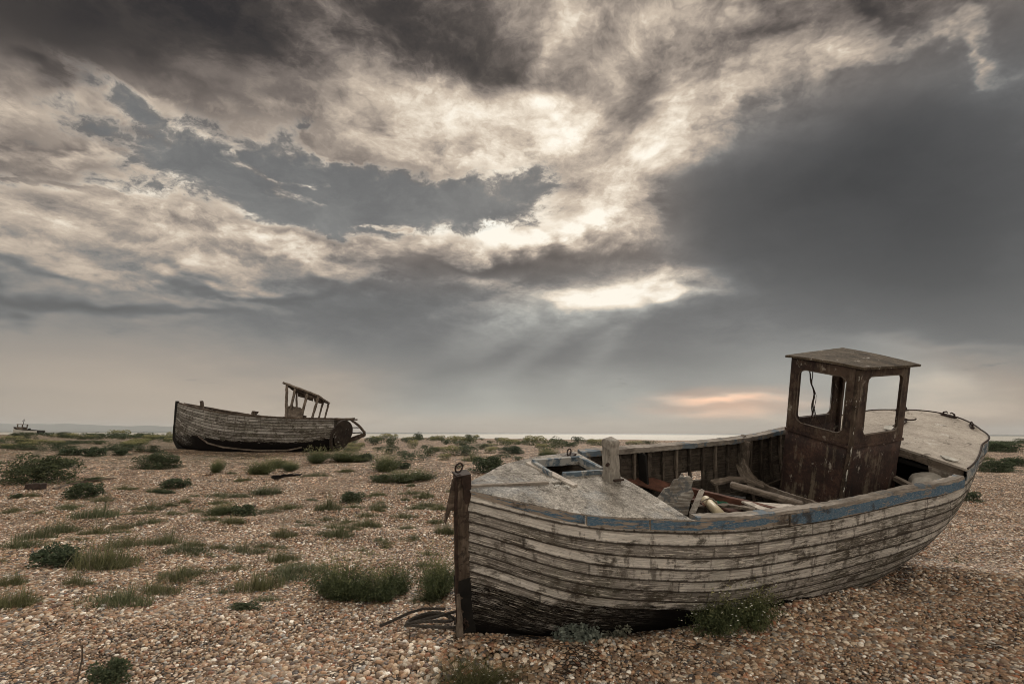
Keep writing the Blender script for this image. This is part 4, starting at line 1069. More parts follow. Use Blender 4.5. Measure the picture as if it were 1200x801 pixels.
def build_haze():
    x, y0, y1, z0, z1 = 28000, -2500, 26000, -5.2, 345
    v = [(a, b, c) for c in (z0, z1) for b in (y0, y1) for a in (-x, x)]
    me = bpy.data.meshes.new('haze'); me.from_pydata(v, [], [(0, 2, 3, 1), (4, 5, 7, 6), (0, 1, 5, 4), (2, 6, 7, 3), (0, 4, 6, 2), (1, 3, 7, 5)])
    m = bpy.data.materials.new('haze_air'); m.use_nodes = True; t = m.node_tree; t.nodes.clear(); p = t.nodes.new('ShaderNodeVolumePrincipled'); oo = t.nodes.new('ShaderNodeOutputMaterial')
    p.inputs['Color'].default_value = (.90, .93, .95, 1); p.inputs['Density'].default_value = HAZE; p.inputs['Anisotropy'].default_value = .0; t.links.new(p.outputs[0], oo.inputs['Volume'])
    me.materials.append(m); o = bpy.data.objects.new('haze', me); COL.objects.link(o); tag(o, kind='stuff')
HAZE = 3.8e-5

# ---------------------------------------------------------------- distant wreck
def far_boat():
    rnd = random.Random(21)
    root = tag(empty('wrecked_boat', loc=(-18.2, 27., .46)), 'long silvery wooden wreck with a skeletal tilted cabin, beyond the open shingle', 'boat')
    L = 8.95
    beam = lambda t: float(hermite(t, [0, .08, .2, .4, .65, .85, 1.], [.04, .52, .95, 1.32, 1.38, 1.25, 1.05]))
    sheer = lambda t: float(hermite(t*L, [0, 2.2, 3.5, 4.9, 6.7, 8.4, 9.6], [2.68, 2.27, 2.07, 1.94, 1.86, 1.83, 1.82]))
    keel = lambda t: float(hermite(t, [0, .05, .14, .6, .85, 1.], [.72, .36, .05, -.05, -.02, .28]))
    H = Hull(L, beam, sheer, keel, lambda t: (.62+.5*max(0, 1-t/.3), .95), 19)
    def hole(sg, t, r): return sg < 0 and ((.475 < t < .49 and 1.9 < r < 2.6) or (.52 < t < .545 and .8 < r < 1.2) or (.58 < t < .60 and .8 < r < 1.2) or (.63 < t < .652 and .8 < r < 1.2)) or (sg > 0 and .46 < t < .67 and r < 3.5)
    H.planking(np.unique(np.r_[0, .006, np.linspace(.015, 1, 130)]), lap=.02, hole=hole, mats=[M['hull_far'], M['inner']], name='planking', parent=root)
    mb = MB(); mb.beam([(-.05, 0, 2.78), (-.04, 0, 2.2), (0, 0, 1.3), (.05, 0, .75), (.3, 0, .33), (.9, 0, .08), (2., 0, -.05)], .12, .15, up=(1, 0, .2), jit=.008, rnd=rnd); mb.build('stem', M['black'], root)
    for sg in (-1, 1):
        mb = MB(); mb.beam([(t*L, sg*(beam(t)+.0), sheer(t)+.01) for t in np.linspace(.02, 1, 26)]+([(9.6, sg*1.12, 1.83), (10.02, sg*1.08, 1.85)] if sg < 0 else [(9.5, 1.0, 1.84)]), .14, .07, jit=.012, rnd=rnd, seg=.15); mb.build('gunwale_rail', M['stem'], root)
    mb = MB(); bp = [(.66+1.2-.0, .91), (2.43, .57), (3.33, .35), (4.4, .25), (5.1, .2), (6.63, .22), (7.36, .37)]
    def yat(x, z): return -(H.half(min(1, x/L), z)+.05)
    mb.beam([(x, yat(x, z), z) for x, z in bp], .05, .06, up=(0, -.3, 1), jit=.006, rnd=rnd); mb.build('bilge_batten', M['frame'], root)
    # transom, tilted rotten disc
    mb = MB(); n = 30; mb.slab([(1.17*math.cos(a)*(1+.02*math.sin(5*a)), .84*math.sin(a)*(1+.03*math.sin(3*a+1))) for a in [2*math.pi*k/n for k in range(n)]], (9.02, -.02, .98), (.14, 1, 0), Vector((.22, 0, 1)).normalized(), .07)
    mb.build('transom', M['disc'], root, bevel=.015)
    for a, b, w in (((9.1, 1.0, 1.86), (9.72, .72, 1.50), .11), ((9.72, .72, 1.5), (10.08, .62, 1.12), .12), ((9.02, 1.25, 1.40), (9.78, .74, 1.40), .055), ((9.05, 1.2, 1.08), (9.9, .70, 1.13), .055), ((9.0, 1.1, .62), (10.08, .62, .98), .13), ((9.0, 1.05, .74), (10.0, .66, 1.06), .10), ((10.08, .60, 1.18), (10.06, .62, .93), .13)):
        mb = MB(); mb.beam([a, Vector(a).lerp(Vector(b), .5)+Vector((0, .05, 0)), b], w*.7, w, jit=.01, rnd=rnd); mb.build('quarter_timber', M['stem'], root)
    mb = MB(); mb.beam([(1.57, -.2, 2.1), (1.45, -.2, 2.50), (1.38, -.2, 2.78)], .12, .14, up=(1, 0, 0), jit=.01, rnd=rnd); mb.build('bow_post', M['stem'], root)
    mb = MB(); mb.beam([(4.48, -.5, 1.7), (4.46, -.5, 2.2)], .2, .2, up=(1, 0, 0), jit=.02, rnd=rnd); mb.beam([(4.34, -.5, 2.17), (4.62, -.5, 2.15)], .16, .12, jit=.02, rnd=rnd); mb.build('bollard', M['stem'], root)
    for t in np.arange(.1, .98, .06):
        for sg in (-1, 1):
            mb = MB(); mb.beam([(t*L, sg*(H.at(t, f)[0]-.05), H.at(t, f)[1]) for f in np.linspace(.01, .6, 8)], .05, .05, up=(0, -sg, .2), rnd=rnd, jit=.004); mb.build('rib', M['inner'], root)
    # deck pieces keep the inside dark
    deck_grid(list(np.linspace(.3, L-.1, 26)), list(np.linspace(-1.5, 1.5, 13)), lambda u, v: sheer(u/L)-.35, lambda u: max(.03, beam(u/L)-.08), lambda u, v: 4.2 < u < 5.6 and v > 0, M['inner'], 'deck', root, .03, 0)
    # skeleton cabin
    c = empty('cabin'); c.parent = root
    def post(a, b, w=.12, nm='cabin_post', mt='frame'):
        mb = MB(); mb.beam([a, Vector(a).lerp(Vector(b), .5), b], w, w, up=(1, .2, 0), jit=.010, rnd=rnd); mb.build(nm, M[mt], c)
    X = 1.2
    post((X+4.96, -.7, 3.62), (X+5.08, -.7, 1.75)); post((X+5.42, -.7, 3.45), (X+5.28, -.7, 2.35), .11); post((X+6.09, -.7, 3.16), (X+5.84, -.7, 1.75), .12); post((X+6.69, -.7, 3.0), (X+6.42, -.7, 1.75), .11)
    post((X+4.94, .6, 3.34), (X+5.03, .6, 2.3), .09); post((X+6.48, .6, 2.84), (X+6.26, .6, 1.75), .09); post((X+6.78, .6, 2.70), (X+6.6, .6, 1.75), .09)
    post((X+4.76, -.74, 3.74), (X+6.72, -.74, 3.03), .09, 'cabin_beam'); post((X+4.9, .6, 3.42), (X+6.8, .6, 2.72), .08, 'cabin_beam'); post((X+6.69, -.74, 3.03), (X+6.8, .6, 2.72), .09, 'cabin_beam'); post((X+4.98, -.7, 3.6), (X+4.92, .6, 3.38), .09, 'cabin_beam'); post((X+5.1, -.72, 2.38), (X+5.2, .6, 2.3), .07, 'cabin_beam')
    post((X+5.0, -.72, 2.42), (X+5.4, -.72, 2.5), .07, 'cabin_beam')
    mb = MB(); mb.slab([(-.02, 0), (.8, -.0), (.86, .52), (.72, .62), (.05, .68)], (X+5.02, -.68, 1.82), (1, 0, 0), (0, 0, 1), .04); mb.build('cabin_panel', M['frame'], c, bevel=.005)
    mb = MB()
    P = [Vector((X+4.9, -.68, 3.66)), Vector((X+6.65, -.68, 3.03)), Vector((X+6.76, .58, 2.74)), Vector((X+4.92, .58, 3.38))]; nrm = (P[1]-P[0]).cross(P[3]-P[0]).normalized()
    # roof boards with gaps
    for k in range(7):
        if k in (4,): continue
        a, b = k/7, (k+.82)/7
        q = [P[0].lerp(P[3], a), P[1].lerp(P[2], a), P[1].lerp(P[2], b), P[0].lerp(P[3], b)]
        if k == 5: q[1] = q[0].lerp(q[1], .6); q[2] = q[3].lerp(q[2], .55)
        i = mb.add([p+nrm*.02 for p in q]); j = mb.add([p-nrm*.02 for p in q]); mb.face(range(i, i+4)); mb.face(range(j+3, j-1, -1))
        for s in range(4): t_ = (s+1) % 4; mb.face((i+t_, i+s, j+s, j+t_))
    mb.build('cabin_roof', M['stem'], c)
    for (xa, xb, za, zb, dp, v) in ((5.0, 5.5, 3.50, 3.34, .42, .5), (5.5, 6.1, 3.30, 3.10, .36, .2), (6.1, 6.7, 3.10, 2.92, .34, .1), (5.35, 5.9, 2.15, 2.0, .3, -.1)):  # boards added to stand in for the dark underside of the roof
        mb = MB(); mb.slab([(X+xa, za), (X+xb, zb), (X+xb-.05, zb-dp*.8), (X+xa+.1, za-dp)], (0, v, 0), (1, 0, 0), (0, 0, 1), .04); mb.build('underside_stand_in', M['stem'], c)
    for a, b in (((1.05, -.35, .1), (1.35, -.75, .02)), ((1.15, -.35, .1), (1.7, -.6, 0.02))):
        mb = MB(); mb.beam([a, b], .06, .06, jit=.005, rnd=rnd); mb.build('keel_shore', M['black'], root)
    return root
def third_boat():
    rnd = random.Random(2)
    x0 = -91.7; y0 = 92.; z0 = tz(-90, 92)+.16
    root = tag(empty('small_boat', loc=(x0, y0, z0)), 'tiny far-off white boat with dark cabin and mast on the skyline at left', 'boat')
    L = 5.1
    beam = lambda t: float(hermite(t, [0, .12, .4, .8, 1.], [.05, .55, .95, .95, .8])); sheer = lambda t: float(hermite(t, [0, .16, .4, 1.], [1.28, .95, .78, .62])); keel = lambda t: -.1
    H = Hull(L, beam, sheer, keel, lambda t: (.6, .9), 6)
    H.planking(np.linspace(0, 1, 24), lap=.01, mats=[M['white'], M['inner']], name='hull', parent=root)
    mb = MB(); mb.slab([(-.8, .62), (.8, .62), (.62, .1), (0, -.1), (-.62, .1)], (L, 0, 0), (0, 1, 0), Vector((-.28, 0, 1)).normalized(), .06); mb.build('transom', M['black'], root)
    for sg in (-1, 1):
        mb = MB(); mb.beam([(t*L, sg*beam(t), sheer(t)+.05) for t in np.linspace(0, 1, 14)], .08, .07, rnd=rnd, jit=.004); mb.build('gunwale_rail', M['black'], root)
    c = empty('cabin'); c.parent = root
    for x in (1.05, 1.95):
        for y in (-.45, .45): mb = MB(); mb.beam([(x, y, .7), (x, y, 1.75)], .13, .13, up=(1, 0, 0), rnd=rnd); mb.build('cabin_post', M['frame'], c)
    for y in (-.45, .45): mb = MB(); mb.slab([(0, 0), (1.0, 0), (1.0, .45), (0, .55)], (1.0, y, .8), (1, 0, 0), (0, 0, 1), .06); mb.build('cabin_side', M['frame'], c)
    mb = MB(); mb.beam([(.9, 0, 1.80), (2.1, 0, 1.74)], 1.1, .09, rnd=rnd); mb.build('cabin_roof', M['frame'], c)
    mb = MB(); mb.tube([(1.6, 0, 1.8), (1.6, 0, 2.3), (1.6, 0, 2.75)], .04, 6); mb.tube([(1.3, 0, 2.3), (1.6, 0, 2.62), (1.85, 0, 2.3)], .03, 5); mb.build('mast', M['black'], c)
    mb = MB(); mb.beam([(2.7, 0, .8), (3., 0, 1.0)], .3, .2, rnd=rnd); mb.build('winch', M['black'], root)

# ---------------------------------------------------------------- plants
class Fol:
    def __init__(s): s.v = []; s.f = []; s.m = []
    def leaf(s, p, d, n, L, w, mi=0, fold=.25):
        d = d.normalized(); sd = d.cross(n); sd = sd.normalized() if sd.length > 1e-4 else Vector((1, 0, 0)); up = sd.cross(d)
        k = len(s.v); s.v += [tuple(p), tuple(p+d*L*.5+sd*w*.5+up*fold*w), tuple(p+d*L), tuple(p+d*L*.5-sd*w*.5+up*fold*w)]
        s.f.append((k, k+1, k+2, k+3)); s.m.append(mi)
    def blade(s, p, d, bend, L, w, mi=0, seg=3):
        sd = d.cross(Vector((0, 0, 1))); sd = sd.normalized() if sd.length > 1e-4 else Vector((1, 0, 0)); k = len(s.v); q = p.copy(); dd = d.normalized()
        for i in range(seg+1):
            ww = w*(1-i/seg)*.5+w*.04; s.v += [tuple(q-sd*ww), tuple(q+sd*ww)]; q = q+dd*L/seg; dd = (dd+bend/seg).normalized()
        for i in range(seg): s.f.append((k+2*i, k+2*i+1, k+2*i+3, k+2*i+2)); s.m.append(mi)
    def mesh(s, name, mats):
        me = bpy.data.meshes.new(name); me.from_pydata(s.v, [], s.f)
        for m in mats: me.materials.append(m)
        me.polygons.foreach_set('material_index', s.m); me.update(); return me
def rdir(r, up=0.): v = Vector((r.gauss(0, 1), r.gauss(0, 1), r.gauss(0, 1)+up)); return v.normalized()
def clump_centres(r, n, flat):
    out = [(Vector((0, 0, .38)), .42)]
    for _ in range(n):
        a = r.uniform(0, 6.28); q = r.uniform(.12, .42); out.append((Vector((q*math.cos(a), q*math.sin(a), r.uniform(.12, .62)*(1-q*.8))), r.uniform(.11, .22)))
    return out
def proto_kale(seed, n=1500, ls=.075, mats=None):
    r = random.Random(seed); F = Fol()
    for (c, rad) in clump_centres(r, 15, .5)[1:]:
        for _ in range(n//15):
            d = rdir(r, .25); p = c+Vector((d.x*rad, d.y*rad, d.z*rad*1.1))*r.uniform(.55, 1.05)
            if p.z < .01: p.z = r.uniform(.0, .1)
            F.leaf(p, (d+rdir(r)*.9), rdir(r, .6), ls*r.uniform(.6, 1.4), ls*r.uniform(.5, 1.0), 0, .3)
    for _ in range(n//9):   # trailing leaves on the shingle
        a = r.uniform(0, 6.28); q = r.uniform(.3, .56); F.leaf(Vector((q*math.cos(a), q*math.sin(a), r.uniform(.01, .12))), rdir(r, .1), rdir(r, 1), ls, ls*.6)
    return F.mesh('kale_leaves', mats or [M['kale']])
def proto_feather(seed, n=8600, flowers=False):
    r = random.Random(seed); F = Fol()
    lobes = [(r.uniform(0, 6.28), r.uniform(.0, .34), r.uniform(.36, 1.0)) for _ in range(12)]
    for i in range(n//12):
        a, q, hh = lobes[r.randrange(12)]
        base = Vector((q*.85*math.cos(a)+r.gauss(0, .05), q*.6*math.sin(a)+r.gauss(0, .05), 0))
        d = Vector((math.cos(a)*q*1.6+r.gauss(0, .42), math.sin(a)*q*1.6+r.gauss(0, .42), 1.)).normalized(); L = hh*r.uniform(.55, 1.02)/max(.55, d.z)*.96
        if abs(d.x*L+base.x) > .52 or abs(d.y*L+base.y) > .52: L *= .62
        for k in range(12):
            s = r.uniform(.22, 1.) ; p = base+d*L*s+Vector((0, 0, -.10*s*s))+rdir(r)*.018
            if p.z < 0: continue
            F.leaf(p, (d*.7+rdir(r)), rdir(r, .5), r.uniform(.028, .055), r.uniform(.010, .019), 0, .1)
        F.blade(base, d, Vector((0, 0, -.1)), L*.9, .006, 0, 2)
        if flowers and r.random() < .22:
            p = base+d*L
            for k in range(4): F.leaf(p, Vector((math.cos(k*1.57), math.sin(k*1.57), .2)), Vector((0, 0, 1)), .016, .016, 1)
    return F.mesh('feathery_foliage', [M['feather'], M['flower']])
def proto_grass(seed, n=1150, flowers=False, dead=0.):
    r = random.Random(seed); F = Fol(); wind = Vector((r.uniform(-.1, .35), r.uniform(-.1, .1), 0))
    tufts = [(r.gauss(0, .24), r.gauss(0, .24), r.uniform(.25, 1.)) for _ in range(13)]
    for i in range(n):
        tx, ty, hh = tufts[r.randrange(13)]; p = Vector((tx+r.gauss(0, .05), ty+r.gauss(0, .05), 0)); hh *= max(.35, 1-1.1*math.hypot(p.x, p.y))
        d = Vector((r.gauss(0, .42), r.gauss(0, .42), 1.))+wind; dd = r.random() < dead
        F.blade(p, d, Vector((d.x*.6, d.y*.6, -.55))+wind, r.uniform(.45, 1.15)*hh, r.uniform(.004, .010), 1 if dd else 0, 3)
    for i in range(n//3):
        tx, ty, hh = tufts[r.randrange(13)]; p = Vector((tx+r.gauss(0, .09), ty+r.gauss(0, .09), r.uniform(0, .12))); F.leaf(p, rdir(r, .7), rdir(r), r.uniform(.08, .16), .014, 0)
    for i in range(60):
        a = r.uniform(0, 6.28); q = r.uniform(.22, .5); c = Vector((q*math.cos(a), q*math.sin(a), 0))
        for k in range(9): F.blade(c+Vector((r.gauss(0, .015), r.gauss(0, .015), 0)), Vector((r.gauss(0, .6), r.gauss(0, .6), 1.)), Vector((0, 0, -.4)), r.uniform(.10, .32), .009, 0, 2)
    if flowers:
        for i in range(90):
            p = Vector((r.uniform(-.48, .48), r.uniform(-.4, .4), r.uniform(.35, .85)))
            for k in range(5): F.leaf(p, Vector((math.cos(k*1.25), math.sin(k*1.25), .25)), Vector((0, 0, 1)), .0085, .008, 2)
    return F.mesh('grass_blades', [M['grass'], M['twig'], M['flower']])
def proto_mat(seed, ratio, dead=.05):
    """grass spread over the stones, ratio times as wide as it is high"""
    r = random.Random(seed); F = Fol(); R_ = ratio/2
    nt = int(11*ratio)
    for _ in range(nt):
        a = r.uniform(0, 6.28); q = math.sqrt(r.random()); tx, ty = R_*q*math.cos(a), R_*.5*q*math.sin(a); hh = (1-.62*q)*r.uniform(.45, 1.05); sp = r.uniform(.08, .2)
        for i in range(int(85*hh)+18):
            p = Vector((tx+r.gauss(0, sp), ty+r.gauss(0, sp), 0)); d = Vector((r.gauss(.15, .62), r.gauss(0, .6), 1.)); F.blade(p, d, Vector((d.x*.8, d.y*.8, -.75)), r.uniform(.4, 1.1)*hh, r.uniform(.010, .024), 1 if r.random() < dead else 0, 3)
    for _ in range(int(30*ratio)):
        a = r.uniform(0, 6.28); q = r.uniform(.7, 1.25); c = Vector((R_*q*math.cos(a), R_*.5*q*math.sin(a), 0))
        for k in range(7): F.blade(c+Vector((r.gauss(0, .03), r.gauss(0, .03), 0)), Vector((r.gauss(0, .7), r.gauss(0, .7), 1.)), Vector((0, 0, -.4)), r.uniform(.10, .32), .018, 1 if r.random() < dead else 0, 2)
    return F.mesh('grass_blades', [M['grass'], M['twig'], M['flower']])
def proto_low(seed, n=900):
    """far scrub: small leaves gathered in rounded cushions"""
    r = random.Random(seed); F = Fol()
    cs = [(Vector((r.uniform(-.38, .38), r.uniform(-.3, .3), r.uniform(.15, .5))), r.uniform(.12, .24)) for _ in range(9)]
    for c, rad in cs:
        for _ in range(n//9):
            d = rdir(r, .3); p = c+Vector((d.x*rad, d.y*rad, d.z*rad*1.7))
            if p.z < 0: p.z = .02
            F.leaf(p, rdir(r, .5), rdir(r), r.uniform(.05, .10), r.uniform(.03, .05))
    return F.mesh('scrub_foliage', [M['kale']])
def proto_low_b(seed):
    me = proto_low(seed, 1000); me.materials[0] = M['feather']; return me

ZL = {'M': ('small wisp of grass scattered on the open shingle between bow and left edge', 'small grass wisps scattered over the open shingle', 'grass tuft'),
      'N': ('low scrub bush in the green belt along the shoreline, right of the distant wreck', 'scrub bushes in the belt between the boats', 'bush'),
      'C': ('small dark bush silhouetted against the sea on the beach crest', 'bushes on the crest of the beach against the sea', 'bush'),
      'L': ('low dull green scrub in the flat belt at far left, behind the large left-edge bush', 'scrub in the far left belt', 'scrub'),
      'R': ('dark far scrub clump beyond the near stern at the right edge', 'far scrub beyond the stern', 'scrub')}
def build_plants():
    r = random.Random(9)
    K = [proto_kale(s, 1500) for s in (1, 2)]; Kbig = [proto_kale(5, 4200, .042)]; Bb = [proto_feather(s) for s in (1, 2, 3)]; G = [proto_grass(s, dead=.04) for s in (1, 2, 3)]; Gd = proto_grass(8, 900, dead=.10)
    P = [proto_kale(7, 1300, .085, [M['kalepale']])]; Fm = [proto_feather(6, 5200, True)]; Gf = proto_grass(12, 1500, True); LK = [proto_low(s) for s in (1, 2)]; LB = [proto_low_b(3)]
    MT = {q: [proto_mat(int(q*10)+s, q) for s in range(3)] for q in (1.4, 2.2, 3.3, 5.)}
    nm = {'K': ('dark_bush', 'bush'), 'B': ('feathery_bush', 'bush'), 'G': ('grass_tuft', 'grass tuft'), 'P': ('sea_kale', 'sea kale'), 'F': ('flowering_bush', 'flowering plant')}
    for (k, x, y, w, h, lab) in PLANTS:
        far = lab in ZL and lab != 'M'
        if k == 'K': me = r.choice(LK) if far else (Kbig[0] if w > 1.2 else r.choice(K))
        elif k == 'B': me = LB[0] if far or y > 30 else r.choice(Bb)
        elif k == 'G': me = r.choice(G+[Gd])
        elif k == 'P': me = P[0]
        else: me = Fm[0]
        if lab.startswith('low mat with tiny'): me = Gf
        n, cat = nm[k]
        if lab == 'L': me = r.choice(LK+LB[:1]); n = 'scrub'
        elif far and k == 'G': me = LB[0]; n = 'scrub'
        elif far: n = 'scrub'
        o = bpy.data.objects.new(n, me); COL.objects.link(o)
        o.location = (x, y+w*.2, tz(x, y+w*.2)-.01); o.rotation_euler = (0, 0, r.uniform(0, 6.28) if w/h < 3 else r.choice((0, math.pi))+r.uniform(-.2, .2))
        dep = w*.8 if w/h < 3.2 else w*.45
        q = {'G': 1.32, 'K': 1.15, 'B': 1.4, 'F': 1.45, 'P': 1.55}[k] if not far else 1.2; o.scale = (w*q, dep*q, h*{'G': 1.55, 'K': 1.2, 'B': 1.4, 'F': 1.6, 'P': 1.6}[k])
        if k == 'G' and not far and me is not Gf:
            hh = max(h*1.95, w/4.); rt = w*1.12/hh; q = min(MT, key=lambda z: abs(math.log(z/rt))); o.data = r.choice(MT[q]); sc = w*1.12/q; o.scale = (sc, sc*r.uniform(.8, 1.1), hh*.95); o.rotation_euler.z = r.choice((0, math.pi))+r.uniform(-.25, .25)
        if lab in ZL: tag(o, ZL[lab][0], ZL[lab][2], ZL[lab][1])
        else: tag(o, lab, cat)
